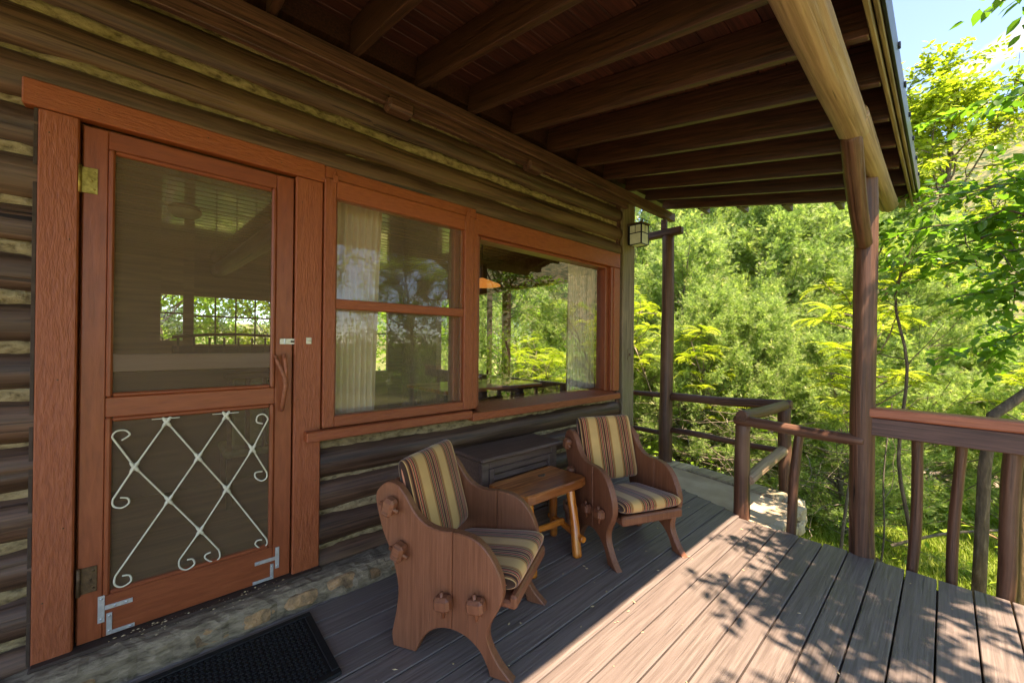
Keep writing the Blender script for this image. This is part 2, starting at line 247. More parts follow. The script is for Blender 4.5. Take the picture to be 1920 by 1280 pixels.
def screen(name, cover, col):
    mt, n, l, out = new_mat(name)
    v = coords(n, l, (1, 1, 1), False)
    g = N(n, 'ShaderNodeTexNoise', Scale=3.0, Detail=4.0); l.new(v, g.inputs['Vector'])
    mr = N(n, 'ShaderNodeMapRange'); mr.inputs['To Min'].default_value = cover - 0.07; mr.inputs['To Max'].default_value = cover + 0.07; l.new(g.outputs['Fac'], mr.inputs['Value'])
    t = n.new('ShaderNodeBsdfTransparent'); d = N(n, 'ShaderNodeBsdfDiffuse'); d.inputs[0].default_value = (*col, 1)
    ms = n.new('ShaderNodeMixShader'); l.new(mr.outputs[0], ms.inputs[0]); l.new(t.outputs[0], ms.inputs[1]); l.new(d.outputs[0], ms.inputs[2]); l.new(ms.outputs[0], out.inputs[0])
    return mt
M['screen'] = screen('insect_screen', 0.29, (0.31, 0.20, 0.12))
M['screen_fine'] = screen('window_insect_screen', 0.24, (0.30, 0.21, 0.14))
M['lamp_glass'] = noisy('opal_lamp_glass', [(0.3, (0.55, 0.58, 0.46)), (0.7, (0.72, 0.74, 0.62))], 14, rough=0.3, bump=0.05)

# ------------------------------------------------------------------ builders
OFF = {}
def reg(o, parent, pos):
    """pos: where the object's origin stands, in the frame the thing is built in."""
    COL.objects.link(o); pos = Vector(pos)
    if parent is not None:
        o.parent = parent; o.location = pos - OFF[parent]
    else:
        o.location = pos
    OFF[o] = pos
    return o
def meta(o, label=None, cat=None, group=None, kind=None):
    if label: o['label'] = label
    if cat: o['category'] = cat
    if group: o['group'] = group
    if kind: o['kind'] = kind
    return o
def thing(name, label, cat, loc, group=None, local=False, kind=None):
    o = bpy.data.objects.new(name, None); o.empty_display_size = 0.1
    COL.objects.link(o); o.location = loc
    OFF[o] = Vector((0, 0, 0)) if local else Vector(loc)
    return meta(o, label, cat, group, kind)
def mesh_obj(name, verts, faces, mat, parent=None, pos=(0, 0, 0), smooth=False):
    me = bpy.data.meshes.new(name); me.from_pydata([tuple(v) for v in verts], [], [tuple(f) for f in faces])
    me.materials.append(M[mat]); me.update()
    if smooth: me.polygons.foreach_set('use_smooth', [True] * len(me.polygons))
    return reg(bpy.data.objects.new(name, me), parent, pos)
_bx = {}
def box_mesh(name, d, mat, bev):
    key = (round(d[0], 4), round(d[1], 4), round(d[2], 4), mat, bev)
    if key in _bx: return _bx[key]
    bm = bmesh.new(); bmesh.ops.create_cube(bm, size=1.0); bmesh.ops.scale(bm, vec=d, verts=bm.verts)
    if bev: bmesh.ops.bevel(bm, geom=bm.edges[:], offset=min(bev, min(d) * 0.4), segments=1, affect='EDGES')
    me = bpy.data.meshes.new(name); bm.to_mesh(me); bm.free(); me.materials.append(M[mat]); _bx[key] = me
    return me
def box(name, x, y, z, mat, parent=None, bev=0.004, rot=None):
    d = (x[1] - x[0], y[1] - y[0], z[1] - z[0])
    o = bpy.data.objects.new(name, box_mesh(name, d, mat, bev))
    reg(o, parent, ((x[0] + x[1]) / 2, (y[0] + y[1]) / 2, (z[0] + z[1]) / 2))
    if rot: o.rotation_euler = rot
    return o
def bar(name, p0, p1, w, h, mat, parent=None, bev=0.004):
    """box whose local X runs from p0 to p1"""
    p0, p1 = Vector(p0), Vector(p1); dv = p1 - p0
    o = bpy.data.objects.new(name, box_mesh(name, (dv.length, w, h), mat, bev))
    reg(o, parent, (p0 + p1) / 2)
    o.rotation_mode = 'QUATERNION'
    xx = dv.normalized(); up = Vector((0, 0, 1)) if abs(xx.z) < 0.95 else Vector((0, 1, 0))
    yy = up.cross(xx).normalized(); zz = xx.cross(yy)
    o.rotation_quaternion = Matrix((xx, yy, zz)).transposed().to_quaternion()
    return o
def tube_geo(pts, radii, seg=8, caps=True, lump=0.0, rg=None):
    pts = [Vector(p) for p in pts]; V, Fc = [], []
    up = Vector((0.13, 0.21, 0.97))
    ph = [rg.uniform(0, 6.28) for _ in range(4)] if rg else [0] * 4
    prev = None
    for i, p in enumerate(pts):
        d = (pts[min(i + 1, len(pts) - 1)] - pts[max(i - 1, 0)]).normalized()
        a = prev - d * prev.dot(d) if prev is not None else (up.cross(d) if abs(up.dot(d)) < 0.98 else Vector((1, 0, 0)).cross(d))
        a.normalize(); b = d.cross(a); prev = a
        for k in range(seg):
            t = 2 * math.pi * k / seg; r = radii[i]
            if lump: r *= 1 + lump * (0.6 * math.sin(2 * t + ph[0] + i * 0.35) + 0.5 * math.sin(3 * t + ph[1] - i * 0.5) + 0.5 * math.sin(i * 0.9 + ph[2]) + 0.4 * rg.uniform(-1, 1))
            V.append(p + a * (math.cos(t) * r) + b * (math.sin(t) * r))
    for i in range(len(pts) - 1):
        for k in range(seg):
            Fc.append((i * seg + k, i * seg + (k + 1) % seg, (i + 1) * seg + (k + 1) % seg, (i + 1) * seg + k))
    if caps:
        Fc.append(tuple(reversed(range(seg)))); Fc.append(tuple((len(pts) - 1) * seg + k for k in range(seg)))
    return V, Fc
def tube(name, pts, radii, mat, parent=None, seg=8, lump=0.0, rg=None, smooth=True):
    if not isinstance(radii, (list, tuple)): radii = [radii] * len(pts)
    p0 = Vector(pts[0]); V, Fc = tube_geo([Vector(p) - p0 for p in pts], radii, seg, True, lump, rg)
    o = mesh_obj(name, V, Fc, mat, parent, p0, smooth)
    return o
def log(name, p0, p1, r0, r1, mat, parent=None, seg=18, rings=14, lump=0.03, bend=0.01, seed=0, taper_end=True):
    """a round timber; its local X runs along it so that the grain follows"""
    rg = random.Random(seed * 7 + 3); p0, p1 = Vector(p0), Vector(p1); L = (p1 - p0).length
    pts, rad = [], []
    f1, f2 = rg.uniform(0, 6), rg.uniform(0, 6)
    ts = [i / (rings - 1) for i in range(rings)]
    if taper_end: ts = [0, min(0.012 / L, 0.1)] + ts[1:-1] + [1 - min(0.012 / L, 0.1), 1]
    for i, t in enumerate(ts):
        s = math.sin(math.pi * t)
        pts.append((t * L, bend * s * math.sin(f1 + 2 * t), bend * s * math.cos(f2 + 3 * t)))
        r = r0 + (r1 - r0) * t
        if taper_end and (i == 0 or i == len(ts) - 1): r *= 0.86
        rad.append(r)
    if r0 > 0.04: seg = 44
    V, Fc = tube_geo(pts, rad, seg, True, lump, rg)
    nr_ = len(pts)
    for _ in range((3 + int(L * 1.6)) if r0 > 0.04 else 0):
        t0 = rg.uniform(0, 0.85); ln = rg.uniform(0.35, 1.1) / L; a0 = rg.uniform(0, seg); dr = rg.uniform(-2.5, 2.5); dp = rg.uniform(0.10, 0.26)
        for i in range(1, nr_ - 1):
            t = pts[i][0] / L
            if t0 < t < t0 + ln:
                w = (t - t0) / ln; kk = int(round(a0 + dr * w)) % seg; c_ = Vector(pts[i]); V[i * seg + kk] = c_ + (V[i * seg + kk] - c_) * (1 - dp * math.sin(math.pi * w))
    o = mesh_obj(name, V, Fc, mat, parent, p0, True)
    me = o.data; me.polygons[-1].use_smooth = False; me.polygons[-2].use_smooth = False
    o.rotation_mode = 'QUATERNION'; o.rotation_quaternion = Vector((1, 0, 0)).rotation_difference((p1 - p0).normalized())
    return o
def catmull(pts, n=5, closed=True):
    out = []; k = len(pts)
    for i in range(k if closed else k - 1):
        p = [Vector(pts[(i + j - 1) % k] if closed else pts[max(0, min(k - 1, i + j - 1))]) for j in range(4)]
        for s in range(n):
            t = s / n
            out.append(0.5 * ((2 * p[1]) + (p[2] - p[0]) * t + (2 * p[0] - 5 * p[1] + 4 * p[2] - p[3]) * t * t + (3 * p[1] - p[0] - 3 * p[2] + p[3]) * t ** 3))
    if not closed: out.append(Vector(pts[-1]))
    return out
def prism_mesh(name, loop, T, bev, mat, flat='x'):
    """solid from a 2D outline: thickness T along local X ('x') or Z ('z'), edges chamfered"""
    from mathutils.geometry import tessellate_polygon
    L = [Vector((p[0], p[1])) for p in loop]; n = len(L)
    if sum(L[i].x * L[(i + 1) % n].y - L[(i + 1) % n].x * L[i].y for i in range(n)) < 0: L.reverse()
    ins = []
    for i in range(n):
        a = (L[i] - L[i - 1]); b = (L[(i + 1) % n] - L[i]); a.normalize(); b.normalize(); t = a + b
        t = t.normalized() if t.length > 1e-6 else a
        ins.append(L[i] + Vector((-t.y, t.x)) * bev)
    tri = tessellate_polygon([[Vector((p.x, p.y, 0)) for p in ins]])
    P3 = (lambda p, h: (h, p.x, p.y)) if flat == 'x' else (lambda p, h: (p.x, p.y, h))
    V = [P3(p, -T / 2) for p in ins] + [P3(p, -T / 2 + bev) for p in L] + [P3(p, T / 2 - bev) for p in L] + [P3(p, T / 2) for p in ins]
    Fc = []
    for r in range(3):
        for i in range(n): Fc.append((r * n + i, r * n + (i + 1) % n, (r + 1) * n + (i + 1) % n, (r + 1) * n + i))
    for t in tri: Fc.append(tuple(t)); Fc.append(tuple(3 * n + k for k in t))
    me = bpy.data.meshes.new(name); me.from_pydata(V, [], Fc); me.materials.append(M[mat])
    bm = bmesh.new(); bm.from_mesh(me); bmesh.ops.recalc_face_normals(bm, faces=bm.faces); bm.to_mesh(me); bm.free()
    return me
def lathe(name, prof, mat, parent=None, pos=(0, 0, 0), seg=24, smooth=True):
    V, Fc = [], []
    for r, z in prof:
        for k in range(seg):
            a = 2 * math.pi * k / seg; V.append((r * math.cos(a), r * math.sin(a), z))
    for i in range(len(prof) - 1):
        for k in range(seg): Fc.append((i * seg + k, i * seg + (k + 1) % seg, (i + 1) * seg + (k + 1) % seg, (i + 1) * seg + k))
    return mesh_obj(name, V, Fc, mat, parent, pos, smooth)
def stone_mesh(name, d, seed, mat, parent, pos, rough=0.18):
    rg = random.Random(seed); bm = bmesh.new(); bmesh.ops.create_icosphere(bm, subdivisions=2, radius=1.0)
    ph = [rg.uniform(0, 6.3) for _ in range(6)]
    for v in bm.verts:
        c = v.co.copy(); q = Vector([math.copysign(abs(a) ** 0.55, a) for a in c])
        q *= 1 + rough * (math.sin(3 * c.x + ph[0]) * math.sin(2.5 * c.y + ph[1]) + 0.5 * math.sin(5 * c.z + ph[2] + 3 * c.x)) + rg.uniform(-0.04, 0.04)
        v.co = Vector((q.x * d[0] / 2, q.y * d[1] / 2, q.z * d[2] / 2))
    me = bpy.data.meshes.new(name); bm.to_mesh(me); bm.free(); me.materials.append(M[mat])
    return reg(bpy.data.objects.new(name, me), parent, pos)
def copy_tree(o, parent=None):
    c = o.copy(); COL.objects.link(c); c.parent = parent
    for ch in [x for x in list(KIDS.get(o, ()))]: KIDS.setdefault(c, []).append(copy_tree(ch, c))
    return c
KIDS = {}

# ================================================================== GROUND, DECK, LANDING
def gz(x, y):
    z = -1.0 - 0.10 * max(0, x - 4.5) if x < 16 else -2.15
    z += 0.35 * math.exp(-((x - 5.2) ** 2 + (y + 0.5) ** 2) / 3.0)
    z += 0.05 * math.sin(1.3 * x) * math.cos(1.1 * y)
    if y < -5: z += 0.04 * (-5 - y)
    return z
def ground():
    xs = list(np.arange(-30, 3.0, 3.0)) + list(np.arange(3.0, 20, 0.5)) + [22, 25, 30, 40, 60, 90, 130, 200, 400, 900]
    ys = [-900, -400, -200, -90, -50, -30, -20] + list(np.arange(-16, 12, 0.6)) + [14, 18, 24, 34, 60, 120, 300, 900]
    V = [(x, y, gz(x, y)) for x in xs for y in ys]; ny = len(ys)
    Fc = [(i * ny + j, (i + 1) * ny + j, (i + 1) * ny + j + 1, i * ny + j + 1) for i in range(len(xs) - 1) for j in range(ny - 1)]
    meta(mesh_obj('ground', V, Fc, 'ground', smooth=True), kind='structure')
ground()
def driveway():
    V, Fc = [], []; ys = np.arange(-12, 16, 1.0)
    for y in ys:
        for k in range(5):
            x = 13.2 + 0.9 * k + 0.6 * math.sin(y * 0.4) + 0.02 * y * y
            V.append((x, y, max(gz(x, y), gz(x + 0.3, y)) + 0.03))
    for i in range(len(ys) - 1):
        for k in range(4): Fc.append((i * 5 + k, i * 5 + k + 1, (i + 1) * 5 + k + 1, (i + 1) * 5 + k))
    meta(mesh_obj('driveway', V, Fc, 'drive', smooth=True), kind='structure')
driveway()
def hillside():
    V, Fc = [], []; na, nr = 90, 40
    for i in range(na):
        a = math.radians(-75 + 130 * i / (na - 1))
        for j in range(nr):
            t = j / (nr - 1); r = 55 + 130 * t
            ridge = 62 + 9 * math.sin(a * 5 + 1) + 5 * math.sin(a * 13) + 2.5 * math.sin(a * 31 + 2)
            h = -4 + ridge * (t ** 1.15) + 2.0 * math.sin(a * 40 + t * 9) * t + 1.2 * math.sin(a * 90 + t * 23) * t
            V.append((r * math.cos(a), r * math.sin(a), h))
    for i in range(na - 1):
        for j in range(nr - 1): Fc.append((i * nr + j, i * nr + j + 1, (i + 1) * nr + j + 1, (i + 1) * nr + j))
    meta(mesh_obj('hill', V, Fc, 'hill', smooth=True), kind='structure')
hillside()

deck = thing('deck', None, None, (0, 0, 0), kind='structure')
PITCH_B = 0.1335
k = 0; y = 2.275 - 17 * PITCH_B
while y < 3.45:
    yc = y + PITCH_B / 2
    xe = 3.405 + rnd.uniform(-0.012, 0.012) if yc > 1.2 else 3.47 + (1.2 - yc) * 0.345
    box('plank', (-2.6, xe), (y + 0.0035, y + PITCH_B - 0.0035), (-0.035, 0.0 + rnd.uniform(-0.0015, 0.0015)), 'deck', deck, 0.003)
    y += PITCH_B
box('joist', (3.30, 3.345), (0.9, 3.4), (-0.25, -0.04), 'deck_end', deck)
for xx in (-1.6, -0.4, 0.9, 2.2): box('joist', (xx, xx + 0.045), (0.0, 3.4), (-0.25, -0.04), 'deck_end', deck)

box('gap_shade_sheet', (-2.6, 3.33), (-0.1, 3.43), (-0.34, -0.26), 'dark', deck, 0)  # added dark sheet: hides the lit ground so plank gaps read as shade

landing = thing('landing', None, None, (3.9, 0.4, -0.3), kind='structure')
mesh_obj('slab', [(3.36, 1.40, 0), (3.52, 1.21, 0), (4.10, -0.45, 0), (4.10, -2.2, 0), (4.30, -2.2, 0), (4.30, 0.4, 0), (4.14, 1.22, 0), (4.08, 1.42, 0)] +
         [(3.36, 1.40, -1.1), (3.52, 1.21, -1.1), (4.10, -0.45, -1.1), (4.10, -2.2, -1.1), (4.30, -2.2, -1.1), (4.30, 0.4, -1.1), (4.14, 1.22, -1.1), (4.08, 1.42, -1.1)],
         [(0, 1, 2, 3, 4, 5, 6, 7)[::-1]] + [(i, (i + 1) % 8, 8 + (i + 1) % 8, 8 + i) for i in range(8)], 'slab', landing, (0, 0, -0.025))
bar('edge_timber', (4.42, -1.9, -0.045), (4.42, 0.45, -0.045), 0.22, 0.07, 'timber', landing, 0.01)
bar('edge_timber', (4.40, 0.46, -0.04), (4.22, 1.32, -0.04), 0.21, 0.075, 'timber', landing, 0.012)
for i in range(16):
    rg = random.Random(i + 40); lvl = i // 6
    stone_mesh('stone', (rg.uniform(0.13, 0.24), 0.16, rg.uniform(0.10, 0.15)), i + 11, 'stone_pale', landing, (3.47 + (i % 6) * 0.155 + 0.05 * (lvl % 2), 1.40 + rg.uniform(-0.01, 0.03), -0.085 - lvl * 0.13))

# ================================================================== LOG WALL
wall = thing('log_wall', 'dark log cabin wall with pale chinking between the logs', 'wall', (1.0, -0.1, 0.0))
X0, X1 = -1.7, 3.66
def chink(x0, x1, z, seed):
    rg = random.Random(seed); n = max(4, int((x1 - x0) / 0.035)); V, Fc = [], []
    prof = [(-0.16, -0.036), (-0.070, -0.034), (-0.058, -0.014), (-0.058, 0.010), (-0.068, 0.034), (-0.16, 0.036)]
    w1 = rg.uniform(0, 6)
    for i in range(n + 1):
        x = x0 + (x1 - x0) * i / n
        o1 = 0.008 * math.sin(3.1 * x + w1) + 0.006 * math.sin(11 * x + 2 * w1) + rg.uniform(-0.004, 0.004)
        for a, b in prof: V.append((x - x0, a + (o1 + rg.uniform(-0.003, 0.003) if a > -0.1 else 0), b + rg.uniform(-0.003, 0.003)))
    for i in range(n):
        for k in range(5): Fc.append((i * 6 + k, (i + 1) * 6 + k, (i + 1) * 6 + k + 1, i * 6 + k + 1))
    mesh_obj('chinking', V, Fc, 'chink', wall, (x0, 0, z), True)
for k in range(16):
    zc = 0.106 + 0.188 * k; zt = zc + 0.094
    spans = [(X0, X1)] if zc > 2.3 else ([(X0, -0.30)] + ([(0.60, X1)] if zc < 0.82 else []))
    for j, (a, b) in enumerate(spans):
        log('log', (a, -0.1, zc), (b, -0.1, zc + rnd.uniform(-0.006, 0.006)), 0.0885 + rnd.uniform(-0.004, 0.004), 0.0885 + rnd.uniform(-0.004, 0.004), 'log', wall, 30, max(10, int((b - a) * 16)), 0.034, 0.014, seed=k * 3 + j, taper_end=False)
    spans = [(X0, X1)] if zt > 2.3 else ([(X0, -0.30)] + ([(0.60, X1)] if zt < 0.8 else []))
    for j, (a, b) in enumerate(spans):
        if k < 15: chink(a, b, zt, k * 5 + j)
box('backing', (X0, -0.26), (-0.21, -0.165), (0, 3.2), 'room_wall', wall, 0)
box('backing', (0.53, X1), (-0.21, -0.165), (0, 0.84), 'room_wall', wall, 0)
box('backing', (0.53, 0.68), (-0.21, -0.165), (0.841, 2.28), 'room_wall', wall, 0)
box('backing', (-0.259, X1), (-0.21, -0.165), (2.281, 3.2), 'room_wall', wall, 0)
box('backing', (1.61, 1.76), (-0.21, -0.165), (0.841, 2.28), 'room_wall', wall, 0)
box('backing', (3.44, X1), (-0.21, -0.165), (0.841, 2.28), 'room_wall', wall, 0)
box('backing', (X0, 4.6), (-0.25, 0.02), (3.05, 3.36), 'rafter', wall, 0)

corner = thing('corner_post', 'square mossy corner post at the end of the log wall', 'post', (3.77, -0.08, 0))
box('post_board', (3.655, 3.885), (-0.16, 0.0), (-0.2, 3.0), 'corner', corner, 0.008)
box('edge_strip', (3.60, 3.652), (-0.10, -0.035), (0.0, 2.98), 'ledger', corner, 0.004)
sw = thing('switch_plate', 'small wooden switch plate on the mossy corner post', 'switch', (3.77, 0.002, 1.25))
box('plate', (3.745, 3.795), (0.001, 0.010), (1.19, 1.31), 'corner', sw, 0.003); box('toggle', (3.764, 3.776), (0.0105, 0.022), (1.235, 1.262), 'ledger', sw, 0.002)

# ---------------------------------------------------------------- stone sill under the door
sill = thing('stone_sill', 'rough stone and mortar sill along the foot of the log wall', 'stone sill', (0.2, 0.07, 0))
def sill_body():
    rg = random.Random(5); n = 130; V, Fc = [], []
    prof = [(-0.06, 0.105), (0.0, 0.112), (0.06, 0.116), (0.105, 0.112), (0.128, 0.09), (0.132, 0.05), (0.125, 0.0), (0.10, -0.03)]
    for i in range(n + 1):
        x = -1.7 + 3.55 * i / n; s = max(0, x + 0.2) * 0.012
        for a, b in prof: V.append((x, a + s * (1 if a > 0.05 else 0) + (rg.uniform(-0.006, 0.006) + 0.006 * math.sin(9 * x)) * (a > 0.03), b + rg.uniform(-0.004, 0.004)))
    q = len(prof)
    for i in range(n):
        for k in range(q - 1): Fc.append((i * q + k, (i + 1) * q + k, (i + 1) * q + k + 1, i * q + k + 1))
    mesh_obj('mortar_bed', V, Fc, 'mortar', sill)
sill_body()
rgs = random.Random(31); x = -1.6
while x < 1.8:
    w = rgs.uniform(0.09, 0.21); h = rgs.uniform(0.045, 0.085)
    if rgs.random() < 0.8: stone_mesh('stone', (w * 0.94, 0.036, h), 90 + int(x * 50), 'stone', sill, (x + w / 2, 0.119 + max(0, x + 0.2) * 0.012, 0.012 + h / 2 + rgs.uniform(0, 0.018)), 0.10)
    x += w + rgs.uniform(0.004, 0.03)
threshold = thing('threshold', 'dark worn wooden threshold board below the screen door', 'threshold', (0.13, -0.02, 0.1))
box('board', (-0.36, 0.66), (-0.16, 0.035), (0.098, 0.128), 'dark', threshold, 0.006)
box('lower_board', (-0.34, 0.66), (-0.10, -0.02), (0.04, 0.097), 'dark', threshold, 0.004)
crumbs_v, crumbs_f = [], []
for i in range(120):
    x = rnd.uniform(-0.15, 0.5); yy = rnd.uniform(0.0, 0.05) if rnd.random() < 0.8 else rnd.uniform(0.03, 0.08); r = rnd.uniform(0.001, 0.0065) * rnd.uniform(0.4, 1)
    b = len(crumbs_v); zz = 0.1285 if yy < 0.033 else 0.116
    for dx, dy, dz in ((1, 0, 0), (0, 1, 0), (-1, 0, 0), (0, -1, 0), (0, 0, 0.7), (0, 0, -0.3)):
        crumbs_v.append((x + dx * r * rnd.uniform(0.7, 1.8), yy + dy * r, zz + dz * r))
    for a, c in ((0, 1), (1, 2), (2, 3), (3, 0)): crumbs_f += [(b + a, b + c, b + 4), (b + c, b + a, b + 5)]
meta(mesh_obj('mortar_crumbs', crumbs_v, crumbs_f, 'debris'), 'loose mortar crumbs scattered along the door threshold', 'debris', kind='stuff')

# ---------------------------------------------------------------- door casing
casing = thing('door_casing', 'red brown painted casing around the screen door', 'door frame', (0.15, 0, 0.1))
box('jamb_board', (-0.358, -0.252), (-0.05, 0.0), (0.10, 2.236), 'paint_z', casing, 0.005)
box('jamb_board', (0.522, 0.655), (-0.05, 0.0), (0.068, 2.236), 'paint_z', casing, 0.005)
box('head_board', (-0.398, 0.664), (-0.05, 0.004), (2.2385, 2.338), 'paint_x', casing, 0.005)
box('door_stop', (-0.2515, -0.226), (-0.15, -0.055), (0.128, 2.236), 'paint_z', casing, 0.002)
box('door_stop', (0.503, 0.5215), (-0.15, -0.055), (0.128, 2.236), 'paint_z', casing, 0.002)
box('door_stop', (-0.224, 0.501), (-0.15, -0.055), (2.2195, 2.2365), 'paint_x', casing, 0.002)
box('edge_strip', (-0.3585 - 0.012, -0.3595), (-0.055, -0.012), (0.10, 2.236), 'dark', casing, 0.001)

for nx, nz_ in [(-0.33, 0.35), (-0.28, 0.62), (-0.30, 1.2), (-0.275, 1.75), (-0.33, 2.15), (0.56, 0.25), (0.63, 0.6), (0.54, 1.05), (0.62, 1.7), (0.55, 2.1), (-0.2, 2.29), (0.15, 2.30), (0.45, 2.28)]:
    tube('nail', [(nx, -0.004, nz_), (nx, 0.0012 + 0.004 * (nz_ > 2.24), nz_)], 0.0028, 'rust', casing, 7)
# ---------------------------------------------------------------- screen door
door = thing('screen_door', 'red brown wooden screen door with scrolled cream grille', 'door', (0.13, -0.03, 0.13))
DY = (-0.052, -0.018)
box('stile', (-0.243, -0.172), DY, (0.131, 2.219), 'door_z', door, 0.003)
box('stile', (0.436, 0.515), DY, (0.131, 2.219), 'door_z', door, 0.003)
box('rail', (-0.1715, 0.4355), DY, (2.146, 2.2185), 'door_x', door, 0.003)
box('rail', (-0.1715, 0.4355), DY, (1.036, 1.118), 'door_x', door, 0.003)
box('rail', (-0.1715, 0.4355), DY, (0.1315, 0.300), 'door_x', door, 0.003)
for z0, z1 in ((1.119, 2.1455), (0.3005, 1.0355)):
    for a, b in (((-0.171, -0.152), (z0, z1)), ((0.415, 0.435), (z0, z1))):
        box('moulding', a, (-0.040, -0.011), b, 'door_z', door, 0.006)
    for zz in ((z0, z0 + 0.018), (z1 - 0.018, z1)):
        box('moulding', (-0.1515, 0.4145), (-0.040, -0.012), zz, 'door_x', door, 0.006)
    mesh_obj('screen_mesh', [(-0.155, 0, z0 + 0.01), (0.419, 0, z0 + 0.01), (0.419, 0, z1 - 0.01), (-0.155, 0, z1 - 0.01)], [(0, 1, 2, 3)], 'screen', door, (0, -0.028, 0))
G = [[(-0.122, 0.935), (-0.098, 0.955), (-0.113, 0.976), (-0.14, 0.974), (-0.15, 0.95), (-0.082, 0.816), (0.029, 0.646), (0.14, 0.475), (0.211, 0.361), (0.215, 0.321), (0.189, 0.312), (0.162, 0.336), (0.162, 0.354), (0.182, 0.359)],
     [(0.019, 0.995), (0.13, 0.817), (0.239, 0.644), (0.405, 0.352), (0.410, 0.322), (0.386, 0.307), (0.36, 0.334), (0.366, 0.352), (0.388, 0.35)],
     [(0.233, 0.997), (0.341, 0.819), (0.404, 0.69), (0.404, 0.66), (0.382, 0.65), (0.357, 0.671), (0.356, 0.696), (0.386, 0.697)],
     [(0.019, 0.995), (-0.082, 0.816), (-0.145, 0.696), (-0.143, 0.666), (-0.119, 0.653), (-0.098, 0.667), (-0.102, 0.689), (-0.124, 0.697)],
     [(0.233, 0.997), (0.13, 0.817), (0.029, 0.646), (-0.134, 0.375), (-0.137, 0.34), (-0.116, 0.321), (-0.089, 0.333), (-0.092, 0.36), (-0.115, 0.367)],
     [(0.384, 0.94), (0.358, 0.952), (0.362, 0.982), (0.388, 0.987), (0.406, 0.958), (0.341, 0.819), (0.239, 0.644), (0.14, 0.475), (0.069, 0.369), (0.07, 0.333), (0.094, 0.313), (0.121, 0.328), (0.115, 0.353), (0.095, 0.358)]]
def bars_path(pts, y):
    """straight between the crossings, rounded in the scrolls"""
    out = []
    n = len(pts)
    for i in range(n - 1):
        a, b = Vector((pts[i][0], y, pts[i][1])), Vector((pts[i + 1][0], y, pts[i + 1][1]))
        if (b - a).length > 0.09: out += [a, a.lerp(b, 0.5)]
        else:
            p = [Vector((pts[max(0, min(n - 1, i + j))][0], y, pts[max(0, min(n - 1, i + j))][1])) for j in (-1, 0, 1, 2)]
            if (p[1] - p[0]).length > 0.09: p[0] = p[1] + (p[0] - p[1]).normalized() * 0.04
            if (p[3] - p[2]).length > 0.09: p[3] = p[2] + (p[3] - p[2]).normalized() * 0.04
            for s in range(5):
                t = s / 5
                out.append(0.5 * ((2 * p[1]) + (p[2] - p[0]) * t + (2 * p[0] - 5 * p[1] + 4 * p[2] - p[3]) * t * t + (3 * p[1] - p[0] - 3 * p[2] + p[3]) * t ** 3))
    out.append(Vector((pts[-1][0], y, pts[-1][1])))
    return out
grille = tube('grille', bars_path(G[0], -0.017), 0.0036, 'bone', door, 6)
OFFS = [-0.017, -0.017, -0.017, -0.010, -0.010, -0.010]
for g, yo in list(zip(G, OFFS))[1:]: tube('scroll_bar', bars_path(g, yo), 0.0036, 'bone', grille, 6)
for a, b in (((-0.03, 1.012), (0.063, 1.010)), ((0.181, 1.010), (0.283, 1.008))):
    bar('top_strap', (a[0], -0.014, a[1]), (b[0], -0.014, b[1]), 0.010, 0.003, 'bone', grille, 0)
NODES = [(0.019, 0.995), (0.233, 0.997), (-0.082, 0.816), (0.13, 0.817), (0.341, 0.819), (0.029, 0.646), (0.239, 0.644), (0.14, 0.475)]
for nx, nzz in NODES:
    for s in (1, -1):
        dv = Vector((0.53 * s, 0, 0.85)).normalized() * 0.026; c0 = Vector((nx, -0.0135, nzz))
        tube('twisted_collar', [c0 - dv, c0 - dv * 0.5, c0 + dv * 0.5, c0 + dv], [0.0038, 0.0075, 0.0075, 0.0038], 'bone', grille, 6)
for x, z, mt_, lab in ((-0.235, 2.0, 'brass', 'worn brass hinge'), (-0.222, 0.385, 'rust', 'dark brown hinge')):
    hg = box('hinge', (x - 0.012, x + 0.034), (-0.0175, -0.0135), (z - 0.052, z + 0.052), mt_, door, 0.001); hg['label'] = lab
    tube('knuckle', [(x - 0.017, -0.009, z - 0.055), (x - 0.017, -0.009, z + 0.055)], 0.0065, mt_, hg, 8)
    for dz in (-0.035, 0.0, 0.035): tube('screw', [(x + 0.016 + 0.008 * (dz != 0), -0.0145, z + dz), (x + 0.016 + 0.008 * (dz != 0), -0.0118, z + dz)], 0.0042, mt_, hg, 8)
hd = tube('handle', [(0.431, 0.016, 1.285), (0.440, 0.026, 1.25), (0.456, 0.032, 1.21), (0.472, 0.034, 1.168), (0.476, 0.034, 1.13), (0.469, 0.028, 1.08), (0.465, 0.014, 1.02), (0.464, 0.0, 0.998)], [0.008, 0.009, 0.010, 0.012, 0.012, 0.0105, 0.0095, 0.008], 'branch', door, 8, 0.08, random.Random(3))
tube('fork', [(0.470, 0.010, 1.287), (0.474, 0.024, 1.25), (0.476, 0.030, 1.20), (0.474, 0.033, 1.165)], [0.009, 0.0095, 0.010, 0.011], 'branch', hd, 8, 0.08, random.Random(4))
for p in ((0.431, 1.283), (0.470, 1.284), (0.464, 1.002)): tube('peg', [(p[0], -0.02, p[1]), (p[0], 0.02, p[1])], 0.005, 'branch', hd, 6)
hp = box('hasp', (0.455, 0.535), (-0.012, -0.007), (1.342, 1.372), 'bone', door, 0.002)
box('slot', (0.505, 0.527), (-0.0068, -0.0058), (1.352, 1.362), 'dark', hp, 0)
box('knuckle', (0.474, 0.480), (-0.0068, -0.003), (1.342, 1.372), 'steel', hp, 0.001)
stp = thing('hasp_staple', 'small cream staple plate on the casing beside the door hasp', 'staple', (0.59, 0.0, 1.362))
box('plate', (0.577, 0.603), (0.0008, 0.003), (1.345, 1.379), 'bone', stp, 0.001)
